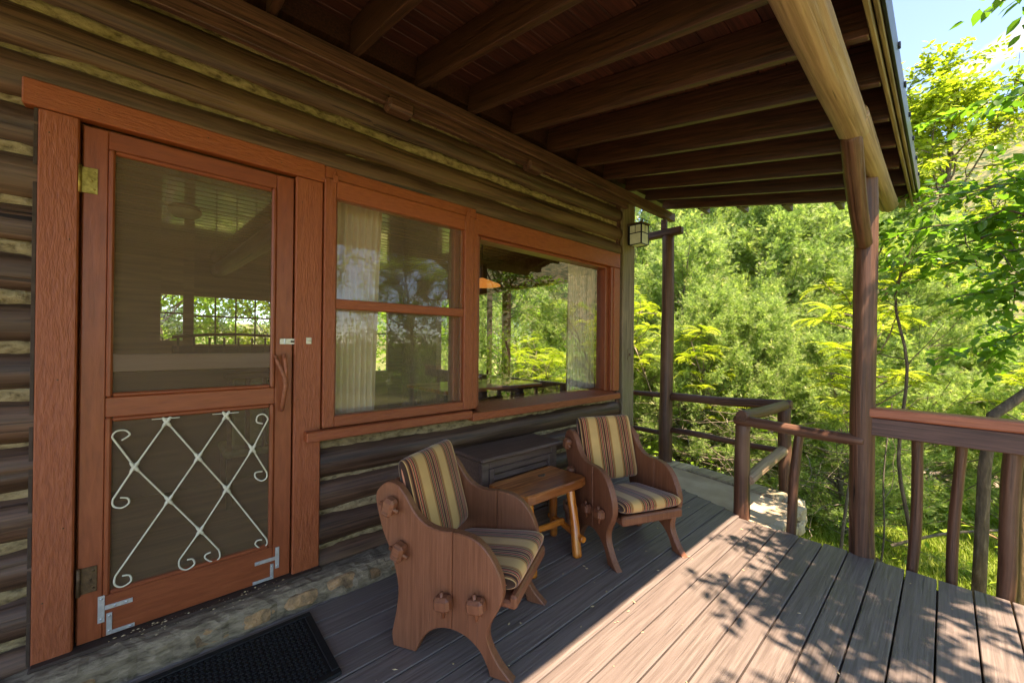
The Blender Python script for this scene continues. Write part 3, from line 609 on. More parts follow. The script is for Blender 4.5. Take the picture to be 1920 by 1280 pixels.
tube('loop', [(0.584, 0.002, 1.362), (0.585, 0.014, 1.362), (0.595, 0.014, 1.362), (0.596, 0.002, 1.362)], 0.003, 'bone', stp, 6)
def bracket(parts, holes):
    b0 = None
    for (xa, xb, za, zb) in parts:
        o = box('bracket' if b0 is None else 'arm', (xa, xb), (-0.0175, -0.0148), (za, zb), 'steel', door if b0 is None else b0, 0.0006)
        b0 = b0 or o
    for hx, hz in holes: tube('screw', [(hx, -0.0165, hz), (hx, -0.0130, hz)], 0.0045, 'steel', b0, 8)
bracket([(-0.185, -0.165, 0.195, 0.305), (-0.1645, -0.082, 0.242, 0.260)], [(-0.175, 0.292), (-0.175, 0.21), (-0.10, 0.251), (-0.135, 0.251)])
bracket([(-0.160, -0.143, 0.136, 0.226), (-0.1425, -0.075, 0.136, 0.151)], [(-0.151, 0.215), (-0.151, 0.152), (-0.088, 0.1435)])
bracket([(0.447, 0.465, 0.182, 0.290), (0.358, 0.4465, 0.227, 0.245)], [(0.456, 0.278), (0.456, 0.195), (0.37, 0.236)])
bracket([(0.425, 0.440, 0.134, 0.212), (0.350, 0.4245, 0.134, 0.149)], [(0.4325, 0.20), (0.4325, 0.148), (0.362, 0.1415)])

# ---------------------------------------------------------------- screened window
sw_ = thing('screened_window', 'red brown sash window behind a two pane insect screen', 'window', (1.18, 0, 0.83))
box('head_board', (0.6655, 1.70), (-0.05, 0.002), (2.268, 2.334), 'paint_x', sw_, 0.004)
FY = (-0.05, 0.014)
box('frame_stile', (0.6600, 0.7225), FY, (0.880, 2.264), 'paint_z', sw_, 0.004)
box('frame_stile', (1.597, 1.678), FY, (0.880, 2.264), 'paint_z', sw_, 0.004)
box('frame_rail', (0.723, 1.5965), FY, (2.163, 2.2635), 'paint_x', sw_, 0.004)
box('frame_rail', (0.723, 1.5965), FY, (0.8805, 0.942), 'paint_x', sw_, 0.004)
box('frame_rail', (0.723, 1.5965), (-0.045, 0.008), (1.545, 1.600), 'paint_x', sw_, 0.004)
for z0, z1 in ((0.943, 1.5445), (1.6005, 2.1625)):
    mesh_obj('screen_mesh', [(0.7235, 0, z0), (1.5965, 0, z0), (1.5965, 0, z1), (0.7235, 0, z1)], [(0, 1, 2, 3)], 'screen_fine', sw_, (0, -0.012, 0))
for a, b in (((0.7228, 0.736), (0.943, 2.162)), ((1.584, 1.5963), (0.943, 2.162))): box('bead', a, (-0.030, -0.013), b, 'paint_z', sw_, 0.002)
box('sash_stile', (0.70, 0.745), (-0.12, -0.08), (0.86, 2.26), 'paint_z', sw_, 0.003); box('sash_stile', (1.57, 1.62), (-0.12, -0.08), (0.86, 2.26), 'paint_z', sw_, 0.003)
box('sash_rail', (0.7455, 1.5695), (-0.12, -0.08), (0.86, 0.915), 'paint_x', sw_, 0.003); box('sash_rail', (0.7455, 1.5695), (-0.12, -0.08), (2.19, 2.255), 'paint_x', sw_, 0.003)
mesh_obj('pane', [(0.745, 0, 0.915), (1.57, 0, 0.915), (1.57, 0, 2.19), (0.745, 0, 2.19)], [(0, 1, 2, 3)], 'glass_sash', sw_, (0, -0.10, 0))
box('sill_board', (0.572, 1.650), (-0.05, 0.055), (0.822, 0.876), 'paint_x', sw_, 0.005)
for x in (0.715, 1.62):
    hk = box('hook', (x - 0.014, x + 0.014), (0.0145, 0.018), (2.245, 2.29), 'paint_z', sw_, 0.002)
    tube('eye', [(x - 0.006, 0.017, 2.288), (x - 0.008, 0.024, 2.303), (x, 0.026, 2.312), (x + 0.008, 0.024, 2.303), (x + 0.006, 0.017, 2.288)], 0.0028, 'paint_z', hk, 6)

# ---------------------------------------------------------------- picture window
pw = thing('picture_window', 'large fixed picture window in a wide orange brown frame', 'window', (2.6, 0, 0.83))
box('head_board', (1.7015, 3.60), (-0.05, 0.0), (2.160, 2.312), 'paint_x', pw, 0.005)
box('side_board', (1.6795, 1.722), (-0.05, 0.004), (0.880, 2.2645), 'paint_z', pw, 0.004)
box('side_board', (3.490, 3.598), (-0.05, -0.001), (0.872, 2.1585), 'paint_z', pw, 0.005)
box('jamb', (1.723, 1.775), (-0.16, -0.045), (0.88, 2.16), 'door_z', pw, 0.003)
box('jamb', (3.398, 3.4895), (-0.16, -0.045), (0.88, 2.1595), 'door_z', pw, 0.003)
box('jamb_lip', (3.455, 3.4895), (-0.0445, -0.012), (0.88, 2.159), 'door_z', pw, 0.003)
box('head_jamb', (1.7755, 3.3975), (-0.16, -0.040), (2.138, 2.1595), 'door_x', pw, 0.003)
box('sill_board', (1.6505, 3.53), (-0.05, 0.060), (0.800, 0.858), 'paint_x', pw, 0.005)
mesh_obj('sloped_sill', [(1.723, -0.15, 0.905), (3.4895, -0.15, 0.905), (3.4895, 0.03, 0.8585), (1.723, 0.03, 0.8585), (1.723, -0.15, 0.84), (3.4895, -0.15, 0.84)], [(3, 2, 1, 0), (0, 1, 5, 4)], 'paint_x', pw)
mesh_obj('pane', [(1.775, 0, 0.898), (3.398, 0, 0.898), (3.398, 0, 2.138), (1.775, 0, 2.138)], [(0, 1, 2, 3)], 'glass', pw, (0, -0.10, 0))

# ================================================================== ROOM BEHIND
room = thing('room_shell', None, None, (1, -2.5, 0), kind='structure')
box('floor', (-2.6, 3.6), (-5.0, -0.2), (-0.05, 0.05), 'room_floor', room, 0)
for i in range(40):
    ya = -5.0 + i * 0.12
    box('ceiling_board', (-2.6, 3.6), (ya + 0.003, ya + 0.117), (2.50, 2.52), 'room_ceiling', room, 0.006)
box('roof_slab', (-2.8, 3.75), (-5.4, -0.2), (2.53, 2.6), 'room_wall', room, 0)
box('side_wall', (-2.7, -2.6), (-5.1, -0.2), (0, 2.55), 'room_wall', room, 0)
# back wall with its windows
BW = [(-0.02, 0.22, 1.35, 2.0), (0.34, 1.60, 1.30, 2.0), (2.0, 3.3, 0.8, 2.1)]
xs = [-2.6] + [v for w in BW for v in w[:2]] + [3.6]
for i in range(0, len(xs), 2): box('back_wall', (xs[i], xs[i + 1]), (-5.1, -5.0), (0, 2.55), 'room_wall', room, 0)
for (a, b, c, d) in BW:
    box('back_wall', (a, b), (-5.099, -5.001), (0, c), 'room_wall', room, 0); box('back_wall', (a, b), (-5.099, -5.001), (d, 2.55), 'room_wall', room, 0)
bwins = []
for i, (a, b, c, d) in enumerate(BW):
    w = thing('back_window', ['narrow far window seen through the screen door, left of the wide one', 'wide many paned far window seen through the screen door', 'far back window of the dining room behind the picture window'][i], 'window', ((a + b) / 2, -5.05, c))
    mesh_obj('pane', [(a, 0, c), (b, 0, c), (b, 0, d), (a, 0, d)], [(0, 1, 2, 3)], 'glass_thin', w, (0, -5.05, 0))
    nv = [1, 5, 2][i]
    for q in range(1, nv): box('muntin', (a + (b - a) * q / nv - 0.009, a + (b - a) * q / nv + 0.009), (-5.045, -5.02), (c, d), 'dark_wood', w, 0)
    box('muntin', (a, b), (-5.044, -5.021), ((c + d) / 2 + 0.05, (c + d) / 2 + 0.075), 'dark_wood', w, 0)
# end wall with a wide window to the woods
EW = (-3.7, -0.62, 0.88, 2.25)
box('end_wall', (3.6, 3.7), (-5.1, EW[0]), (0, 2.55), 'room_wall', room, 0); box('end_wall', (3.6, 3.7), (EW[1], -0.16), (0, 2.55), 'room_wall', room, 0)
box('end_wall', (3.601, 3.699), (EW[0], EW[1]), (0, EW[2]), 'room_wall', room, 0); box('end_wall', (3.601, 3.699), (EW[0], EW[1]), (EW[3], 2.55), 'room_wall', room, 0)
ew = thing('end_window', 'wide window in the far end wall seen through the picture window', 'window', (3.65, -1.7, 0.88))
mesh_obj('pane', [(0, EW[0], EW[2]), (0, EW[1], EW[2]), (0, EW[1], EW[3]), (0, EW[0], EW[3])], [(0, 1, 2, 3)], 'glass_thin', ew, (3.66, 0, 0))
box('mullion', (3.62, 3.69), (-1.95, -1.83), (EW[2], EW[3]), 'paint_z', ew, 0.004); box('mullion', (3.62, 3.69), (-2.3, -2.25), (EW[2], EW[3]), 'door_z', ew, 0.004)
box('frame_rail', (3.60, 3.69), (EW[0], -1.951), (2.10, 2.25), 'door_z', ew, 0.003); box('frame_rail', (3.60, 3.69), (-1.829, EW[1]), (2.10, 2.25), 'door_z', ew, 0.003)
rb = log('ceiling_beam', (0.95, -0.25, 2.40), (0.62, -5.0, 2.40), 0.105, 0.10, 'pole_x', None, 16, 12, 0.02, 0.01, 71)
meta(rb, 'round log beam under the room ceiling, seen through the screen door', 'beam')
fx = lathe('ceiling_light', [(0.0, -0.05), (0.09, -0.045), (0.115, -0.02), (0.12, 0.0)], 'fixture', None, (0.14, -2.2, 2.498)); meta(fx, 'flat round ceiling light seen through the screen door', 'light fixture')
ctr = thing('room_counter', 'pinkish room divider top, paled to imitate a reflection in the screen door', 'counter', (0.0, -2.1, 0.05))
box('top_panel', (-1.3, 0.98), (-2.2, -2.1), (1.10, 1.24), 'counter', ctr, 0.006); box('base', (-1.3, 0.95), (-2.24, -2.16), (0.05, 1.098), 'dark_wood', ctr, 0.006)
ch = thing('spindle_chair', 'dark spindle back chair with green seat behind the screen door', 'chair', (0.72, -1.55, 0.05))
box('top_rail', (0.36, 1.0), (-1.42, -1.38), (1.06, 1.11), 'dark_wood', ch, 0.01)
for i in range(6): box('spindle', (0.38 + i * 0.115, 0.41 + i * 0.115), (-1.41, -1.39), (0.5, 1.059), 'dark_wood', ch, 0.004)
box('seat', (0.36, 1.0), (-1.85, -1.40), (0.44, 0.499), 'green_seat', ch, 0.02)
box('back_pad', (0.40, 1.0), (-1.52, -1.43), (0.5, 1.05), 'green_seat', ch, 0.03)
for xx in (0.38, 0.96):
    for yy in (-1.83, -1.43): box('leg', (xx, xx + 0.035), (yy, yy + 0.035), (0.05, 0.439), 'dark_wood', ch, 0.004)
bh = thing('bed_headboard', 'dark slatted headboard below the far window behind the screen door', 'headboard', (0.7, -4.7, 0.05))
tube('arched_rail', [(0.1, -4.7, 1.40), (0.45, -4.7, 1.435), (0.8, -4.7, 1.45), (1.2, -4.7, 1.435), (1.6, -4.7, 1.39)], 0.022, 'dark_wood', bh, 6)
for i in range(9): box('slat', (0.15 + i * 0.17, 0.175 + i * 0.17), (-4.71, -4.69), (0.6, 1.40), 'dark_wood', bh, 0)
box('panel', (0.1, 1.6), (-4.73, -4.715), (0.3, 1.28), 'dark_wood', bh, 0)
def curtain(name, x0, x1, y, z0, z1, lab, folds, axis='x', pinch=0.0):
    V, Fc = [], []; n = folds * 8; rows = 12
    for j in range(rows + 1):
        t = j / rows
        for i in range(n + 1):
            s = i / n; amp = 0.034 * (0.6 + 0.4 * t); x1e = x1 + pinch * math.sin(t * math.pi * 0.5) * (-1)
            a = x0 + (x1e - x0) * s; b = amp * math.sin(s * folds * 2 * math.pi + 0.5 * math.sin(t * 3)) + 0.006 * math.sin(s * 17 + t * 5)
            V.append((a - x0, b, z1 + (z0 - z1) * t - z0) if axis == 'x' else (b, a - x0, z1 + (z0 - z1) * t - z0))
    for j in range(rows):
        for i in range(n): Fc.append((j * (n + 1) + i, j * (n + 1) + i + 1, (j + 1) * (n + 1) + i + 1, (j + 1) * (n + 1) + i))
    return meta(mesh_obj(name, V, Fc, 'curtain', None, (x0, y, z0) if axis == 'x' else (y, x0, z0), True), lab, 'curtain')
curtain('curtain', 0.70, 1.08, -0.19, 0.80, 2.32, 'cream pleated curtain behind the screened window', 9, pinch=0.05)
curtain('curtain', 3.24, 3.58, -0.42, 0.60, 2.32, 'cream curtain at the far end of the picture window', 8)
curtain('curtain', -0.42, -0.20, 3.56, 0.6, 2.3, 'pale curtain hanging at the room corner by the end window', 4, 'y')
dt = thing('dining_table', 'wooden dining table inside the picture window', 'table', (2.75, -1.35, 0.05))
box('top', (2.05, 3.42), (-1.75, -0.95), (0.845, 0.885), 'table', dt, 0.008)
for xx in (2.12, 3.29):
    for yy in (-1.70, -1.05): box('leg', (xx, xx + 0.06), (yy, yy + 0.06), (0.05, 0.844), 'dark_wood', dt, 0.005)
box('apron', (2.12, 3.35), (-1.08, -1.05), (0.76, 0.844), 'dark_wood', dt, 0.003)
pl = thing('pendant_lamp', 'shallow orange pendant lamp hanging over the dining table', 'lamp', (2.72, -1.25, 2.5))
lathe('shade', [(0.02, 2.10), (0.10, 2.07), (0.20, 2.03), (0.215, 2.015), (0.20, 2.02), (0.02, 2.09)], 'pendant', pl, (2.72, -1.25, 0)); tube('cord', [(2.72, -1.25, 2.10), (2.72, -1.25, 2.5)], 0.006, 'dark_wood', pl, 6)
pt = thing('potted_herb', 'small potted herb on the dining table inside', 'plant', (2.45, -1.35, 0.885))
lathe('pot', [(0.0, 0.0), (0.04, 0.0), (0.055, 0.09), (0.05, 0.09), (0.045, 0.07), (0.0, 0.07)], 'clay', pt, (2.45, -1.35, 0.887))
for i, (gx, gy, lab) in enumerate(((2.62, -1.30, 'clear drinking glass on the table nearest the potted herb'), (2.76, -1.33, 'clear drinking glass on the table farther from the potted herb'))):
    meta(lathe('drinking_glass', [(0.0, 0.004), (0.03, 0.0), (0.036, 0.15), (0.033, 0.15), (0.028, 0.01), (0.0, 0.012)], 'glass_thin', None, (gx, gy, 0.887), 16), lab, 'glass', 'glasses on the dining table')

# ================================================================== PORCH ROOF
SL = -0.2079
def rb_z(y): return 2.965 + SL * (y - 0.1)
roof = thing('porch_roof', 'dark brown porch roof with exposed rafters and boards', 'roof', (1.0, 1.0, 2.6))
NV = Vector((0, -SL, 1)).normalized(); DV = Vector((0, 1, SL)).normalized()
ang = math.atan(SL); RD = 0.185
for k in range(-8, 10):
    x = 0.795 + 0.406 * k; yt = 2.095 + rnd.uniform(-0.006, 0.006)
    a = Vector((x, 0.03, rb_z(0.03))) + NV * RD / 2; b = Vector((x, yt, rb_z(yt))) + NV * RD / 2
    ln = (b - a).length
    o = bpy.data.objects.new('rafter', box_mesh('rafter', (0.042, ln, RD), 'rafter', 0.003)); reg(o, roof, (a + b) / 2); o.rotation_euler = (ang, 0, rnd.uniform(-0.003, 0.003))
yb = -0.48; i = 0
while yb < 2.0:
    c = Vector((1.0, yb + 0.065, rb_z(yb + 0.065))) + NV * (RD + 0.012)
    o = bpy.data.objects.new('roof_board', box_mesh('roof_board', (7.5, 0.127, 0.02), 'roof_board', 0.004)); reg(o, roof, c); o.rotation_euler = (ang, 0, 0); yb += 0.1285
c = Vector((1.0, 0.815, rb_z(0.815))) + NV * (RD + 0.045)
o = bpy.data.objects.new('shingle_layer', box_mesh('shingle_layer', (7.6, 2.62, 0.03), 'gutter', 0)); reg(o, roof, c); o.rotation_euler = (ang, 0, 0)
box('ledger', (-2.6, 4.66), (0.021, 0.085), (2.865, 2.962), 'ledger', roof, 0.005)
box('ledger_strip', (-2.6, 3.65), (0.021, 0.060), (2.79, 2.862), 'ledger', roof, 0.004)
zf = rb_z(2.14)
box('fascia', (-2.6, 4.72), (2.104, 2.120), (zf + 0.01, zf + 0.205), 'fascia', roof, 0.003)
box('trim_board', (-2.6, 4.74), (2.126, 2.140), (zf + 0.03, zf + 0.19), 'fascia', roof, 0.003)
box('drip_edge', (-2.6, 4.75), (2.143, 2.154), (zf + 0.05, zf + 0.20), 'gutter', roof, 0.002)
for k in range(-6, 11):
    x = 0.51 + 0.388 * k
    box('gutter_bracket', (x - 0.012, x + 0.012), (2.1545, 2.163), (zf + 0.16, zf + 0.185), 'gutter', roof, 0.002)
for y in (0.45, 0.85, 1.25, 1.65, 2.05):
    bar('lookout', (4.471, y, rb_z(y) + 0.035), (4.72, y, rb_z(y) + 0.035), 0.042, 0.085, 'rafter', roof, 0.003)
a = Vector((4.738, 0.0, rb_z(0.0))) + NV * 0.12; b = Vector((4.738, 2.12, rb_z(2.12))) + NV * 0.12
bar('barge_board', a, b, 0.026, 0.10, 'fascia', roof, 0.003)
for xb, lab in ((1.07, 'dark wooden block under the ledger above the screened window'), (2.24, 'dark wooden block under the ledger above the picture window')):
    t = thing('wall_block', lab, 'block', (xb, 0.06, 2.78), 'wooden blocks under the ledger')
    box('block', (xb - 0.085, xb + 0.085), (0.0, 0.10), (2.755, 2.83), 'ledger', t, 0.018); box('cleat', (xb - 0.07, xb + 0.07), (-0.03, 0.061), (2.831, 2.862), 'ledger', t, 0.004)

bm_ = thing('porch_beam', 'thick weathered round log beam carrying the rafter ends', 'beam', (2.4, 1.977, 2.5))
log('beam_log', (-2.5, 1.962, 2.506), (2.72, 1.975, 2.500), 0.070, 0.066, 'beam_log', bm_, 26, 70, 0.012, 0.008, 12)
log('beam_log', (2.55, 1.985, 2.510), (4.36, 1.990, 2.505), 0.062, 0.060, 'beam_log', bm_, 26, 30, 0.012, 0.004, 13)

mp_ = thing('main_post', 'thick round log post at the deck corner with a diagonal brace', 'post', (3.44, 1.945, 0))
log('pole', (3.445, 1.94, -0.30), (3.425, 1.95, 2.50), 0.066, 0.059, 'pole_x', mp_, 24, 44, 0.022, 0.012, 21)
log('brace', (3.375, 1.945, 2.02), (2.66, 1.968, 2.465), 0.044, 0.046, 'pole_x', mp_, 18, 10, 0.03, 0.008, 22)
log('footing', (3.48, 1.95, -0.95), (3.48, 1.95, -0.045), 0.10, 0.105, 'pole_x', mp_, 18, 8, 0.05, 0.01, 23)
cpst = thing('far_post', 'slim round log post beyond the cabin corner', 'post', (4.45, 0.1, 0))
log('pole', (4.45, 0.09, -0.35), (4.45, 0.10, 2.645), 0.078, 0.066, 'pole_x', cpst, 22, 40, 0.02, 0.012, 25)
sb = thing('short_beam', 'short squared beam on top of the slim far post', 'beam', (4.45, 0.0, 2.7))
bar('beam', (4.45, -1.6, 2.685), (4.45, 0.27, 2.685), 0.09, 0.085, 'ledger', sb, 0.012); bar('packer', (4.45, 0.02, 2.79), (4.45, 0.08, 2.79), 0.06, 0.12, 'ledger', sb, 0.006)

# ================================================================== RAILINGS
br = thing('board_railing', 'deck railing with a red capped board and crooked pole balusters', 'railing', (3.43, 2.6, 0))
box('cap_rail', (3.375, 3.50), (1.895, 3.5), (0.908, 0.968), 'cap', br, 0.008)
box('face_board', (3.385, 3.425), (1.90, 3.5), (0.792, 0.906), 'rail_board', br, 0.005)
for i, (xa, ya, xb_, yb_, r) in enumerate(((3.462, 2.157, 3.462, 2.19, 0.026), (3.465, 2.33, 3.462, 2.372, 0.025), (3.468, 2.52, 3.465, 2.56, 0.035), (3.465, 2.74, 3.465, 2.72, 0.028), (3.465, 2.95, 3.465, 2.97, 0.028), (3.465, 3.2, 3.465, 3.18, 0.028))):
    log('baluster', (xa, ya, -0.16), (xb_, yb_, 0.904), r, r * 1.05, 'pole_x', br, 12, 12, 0.05, 0.014, 30 + i)
lr = thing('log_railing', 'log railing from the stub post to the main post', 'railing', (3.46, 1.5, 0))
log('top_rail', (3.47, 1.16, 0.758), (3.395, 1.955, 0.748), 0.040, 0.039, 'pole_x', lr, 18, 12, 0.02, 0.008, 40)
log('stub_post', (3.505, 1.205, -0.12), (3.49, 1.212, 0.725), 0.062, 0.052, 'pole_x', lr, 18, 12, 0.03, 0.006, 41)
log('baluster', (3.445, 1.545, -0.10), (3.45, 1.595, 0.745), 0.031, 0.029, 'pole_x', lr, 12, 10, 0.05, 0.008, 42)
sr = thing('landing_railing', 'log railing around the far stone landing', 'railing', (4.4, 0.8, 0))
log('top_rail', (3.42, 1.22, 0.80), (4.50, 1.285, 0.792), 0.046, 0.043, 'pole_x', sr, 18, 12, 0.03, 0.008, 43)
log('top_rail', (4.45, 0.15, 0.752), (4.46, 1.33, 0.80), 0.047, 0.045, 'pole_x', sr, 18, 14, 0.03, 0.012, 44)
log('lower_rail', (4.45, 0.15, 0.362), (4.45, 1.27, 0.352), 0.034, 0.026, 'pole_x', sr, 14, 12, 0.06, 0.012, 45)
log('lower_rail', (3.50, 1.25, 0.285), (4.44, 1.275, 0.372), 0.044, 0.046, 'beam_log', sr, 16, 10, 0.05, 0.01, 46)
log('rail_post', (4.44, 1.28, -0.45), (4.43, 1.275, 0.78), 0.060, 0.052, 'pole_x', sr, 18, 12, 0.04, 0.01, 47)
log('top_rail', (4.45, -2.0, 0.74), (4.45, 0.05, 0.757), 0.032, 0.032, 'pole_x', sr, 14, 12, 0.03, 0.01, 48)
log('lower_rail', (4.45, -2.0, 0.30), (4.45, 0.05, 0.305), 0.030, 0.028, 'pole_x', sr, 14, 12, 0.04, 0.01, 49)

# ================================================================== LANTERN, FURNITURE
ln_ = thing('wall_lantern', 'box lantern with pale glass panes on the mossy corner post', 'lantern', (3.79, 0.1, 2.42))
LX, LY, LZ = (3.72, 3.86), (0.03, 0.17), (2.42, 2.63)
box('back_plate', (3.74, 3.84), (0.001, 0.012), (2.43, 2.66), 'gutter', ln_, 0.003); box('arm', (3.77, 3.81), (0.0125, 0.03), (2.60, 2.64), 'gutter', ln_, 0.002)
box('roof', (LX[0] - 0.018, LX[1] + 0.018), (LY[0] - 0.014, LY[1] + 0.018), (LZ[1] + 0.001, LZ[1] + 0.016), 'rust', ln_, 0.004)
for xx in LX:
    for yy in LY: box('corner_bar', (xx - 0.006, xx + 0.006), (yy - 0.006, yy + 0.006), LZ, 'gutter', ln_, 0.001)
zm = 2.54
for f in ('-x', '+x', '+y'):
    for (s0, s1, z0, z1) in ((0.0, 0.5, zm, LZ[1]), (0.5, 1.0, zm, LZ[1]), (0.0, 1.0, LZ[0], zm)):
        z0 += 0.006; z1 -= 0.006
        if f == '+y': box('pane', (LX[0] + 0.008 + s0 * 0.124 + 0.003 * (s0 > 0), LX[0] + 0.008 + s1 * 0.124 - 0.003 * (s1 < 1)), (LY[1] - 0.002, LY[1] + 0.002), (z0, z1), 'lamp_glass', ln_, 0)
        else:
            xx = LX[0] if f == '-x' else LX[1]
            box('pane', (xx - 0.002, xx + 0.002), (LY[0] + 0.008 + s0 * 0.124 + 0.003 * (s0 > 0), LY[0] + 0.008 + s1 * 0.124 - 0.003 * (s1 < 1)), (z0, z1), 'lamp_glass', ln_, 0)
    for zz in (LZ[0], zm, LZ[1] - 0.004):
        if f == '+y': box('bar', (LX[0] + 0.006, LX[1] - 0.006), (LY[1] - 0.004, LY[1] + 0.0045), (zz - 0.005, zz + 0.005), 'gutter', ln_, 0)
        else:
            xx = LX[0] if f == '-x' else LX[1]; box('bar', (xx - 0.0045, xx + 0.0045), (LY[0] + 0.006, LY[1] - 0.006), (zz - 0.005, zz + 0.005), 'gutter', ln_, 0)
    if f == '+y': box('bar', (3.7875, 3.7925), (LY[1] - 0.004, LY[1] + 0.0045), (zm, LZ[1]), 'gutter', ln_, 0)
    else:
        xx = LX[0] if f == '-x' else LX[1]; box('bar', (xx - 0.0045, xx + 0.0045), (0.0975, 0.1025), (zm, LZ[1]), 'gutter', ln_, 0)
box('floor_pane', (LX[0] + 0.007, LX[1] - 0.007), (LY[0] + 0.007, LY[1] - 0.007), (LZ[0] + 0.002, LZ[0] + 0.005), 'lamp_glass', ln_, 0)

PROFILE = [(-.690, .640), (-.672, .692), (-.625, .725), (-.568, .718), (-.520, .675), (-.470, .610), (-.410, .568), (-.340, .553), (-.250, .556), (-.170, .545), (-.110, .510), (-.065, .455), (-.034, .392), (-.030, .330), (-.052, .268), (-.086, .210), (-.098, .155), (-.076, .100), (-.038, .050)]
FEET = [(.020, 0.0), (-.085, 0.0)]
ARCH = [(-.098, .035), (-.135, .090), (-.200, .132), (-.285, .145), (-.365, .122), (-.420, .070), (-.452, .012)]
FEET2 = [(-.458, 0.0), (-.580, 0.0)]
BACK = [(-.588, .060), (-.566, .160), (-.558, .270), (-.592, .390), (-.652, .510)]
def panel_mesh():
    top = catmull([(0, a, b) for a, b in [(-.652, .510)] + PROFILE + [(.020, 0.0)]], 4, False)
    top = [p for p in top if True]
    arch = catmull([(0, a, b) for a, b in [FEET[1]] + ARCH + [FEET2[0]]], 4, False)
    back = catmull([(0, a, b) for a, b in [FEET2[1]] + BACK], 4, False)
    loop = top[:-1] + [Vector((0, .020, 0.0))] + arch + back[:-1]
    def clip(keep, u0):
        out = []; n = len(loop)
        for i in range(n):
            a, b = loop[i], loop[(i + 1) % n]; ia, ib = keep * (a.y - u0) >= 0, keep * (b.y - u0) >= 0
            if ia: out.append((a.y, a.z))
            if ia != ib:
                t = (u0 - a.y) / (b.y - a.y); out.append((u0, a.z + (b.z - a.z) * t))
        return [p for k, p in enumerate(out) if (Vector(p) - Vector(out[k - 1])).length > 0.002]
    return [prism_mesh('side_plank', clip(-1, -0.2705), 0.042, 0.0045, 'chair'), prism_mesh('side_plank', clip(1, -0.2695), 0.042, 0.0045, 'chair')]
PANEL = panel_mesh()
def pillow_mesh(w, d, t, nx=26, ny=24):
    V, Fc = [], []; rg = random.Random(2)
    for sgn in (1, -1):
        for j in range(ny + 1):
            for i in range(nx + 1):
                u, v = -1 + 2 * i / nx, -1 + 2 * j / ny
                u = math.copysign(1 - (1 - abs(u)) ** 1.6, u) if abs(u) > 0 else 0; v = math.copysign(1 - (1 - abs(v)) ** 1.6, v) if abs(v) > 0 else 0
                h = max(0.0, (1 - abs(u) ** 9) * (1 - abs(v) ** 9)) ** 0.42 * (1 + 0.12 * (1 - u * u) * (1 - v * v)) + 0.02 * math.sin(5 * u + 2 * v)* (1 - u * u)
                cx_ = 1 - 0.03 * abs(v) ** 12; cy_ = 1 - 0.03 * abs(u) ** 12
                V.append((u * w / 2 * cx_, v * d / 2 * cy_, sgn * h * t / 2))
    q = nx + 1; o2 = (nx + 1) * (ny + 1)
    for j in range(ny):
        for i in range(nx):
            a = j * q + i; Fc.append((a, a + 1, a + q + 1, a + q)); Fc.append((o2 + a, o2 + a + q, o2 + a + q + 1, o2 + a + 1))
    me = bpy.data.meshes.new('cushion'); me.from_pydata(V, [], Fc); me.materials.append(M['stripe'])
    me.polygons.foreach_set('use_smooth', [True] * len(me.polygons))
    bm = bmesh.new(); bm.from_mesh(me); bmesh.ops.remove_doubles(bm, verts=bm.verts, dist=0.0004); bm.to_mesh(me); bm.free()
    return me
SEATC, BACKC = pillow_mesh(0.45, 0.49, 0.08), pillow_mesh(0.45, 0.455, 0.085)
def make_chair(label, loc, yaw):
    t = thing('porch_chair', label, 'chair', loc, 'brown wooden porch chairs', local=True); t.rotation_euler = (0, 0, yaw); t.scale = (1, 0.95, 1)
    for s in (-1, 1):
        [reg(bpy.data.objects.new('side_plank', pm), t, (s * 0.249, 0, 0)) for pm in PANEL]
        for (a, b, r) in ((-.590, .630, 1), (-.535, .440, 1), (-.300, .268, 0), (-.140, .292, 0)):
            o = box('tenon', (s * 0.297 - 0.027, s * 0.297 + 0.027), (a - 0.040, a + 0.040), (b - 0.030, b + 0.030), 'chair', t, 0.013, rot=((math.radians(73) if r else math.radians(7)), 0, 0))
            pg = tube('peg', [(s * 0.300, a, b - 0.055), (s * 0.300, a, b + 0.048)], 0.0085, 'chair', o, 8)
            pg.location = (s * 0.004, 0, -0.055)
    bar('seat_board', (-0.226, -0.235, 0.277), (0.226, -0.235, 0.277), 0.50, 0.034, 'chair', t, 0.010).rotation_euler = (0, 0, 0)
    o = t.children[-1]; o.rotation_mode = 'XYZ'; o.rotation_euler = (math.radians(7), 0, 0)
    o = bar('back_board', (-0.226, -0.568, 0.55), (0.226, -0.568, 0.55), 0.03, 0.36, 'chair', t, 0.008); o.rotation_mode = 'XYZ'; o.rotation_euler = (math.radians(17), 0, 0)
    o = box('front_rail', (-0.2265, 0.2265), (-0.018, 0.018), (0.262, 0.318), 'chair', t, 0.010)
    c = reg(bpy.data.objects.new('seat_cushion', SEATC), t, (0, -0.225, 0.335)); c.rotation_euler = (math.radians(7), 0, 0)
    c = reg(bpy.data.objects.new('back_cushion', BACKC), t, (0, -0.525, 0.598)); c.rotation_euler = (math.radians(90 + 17), 0, 0)
    return t
make_chair('striped cushion porch chair nearest the screen door, its side showing four pegged tenons', (1.282, 1.008, 0), math.radians(-28))
make_chair('striped cushion porch chair beside the stone landing, beyond the small varnished table', (2.28, 1.085, 0), math.radians(22))

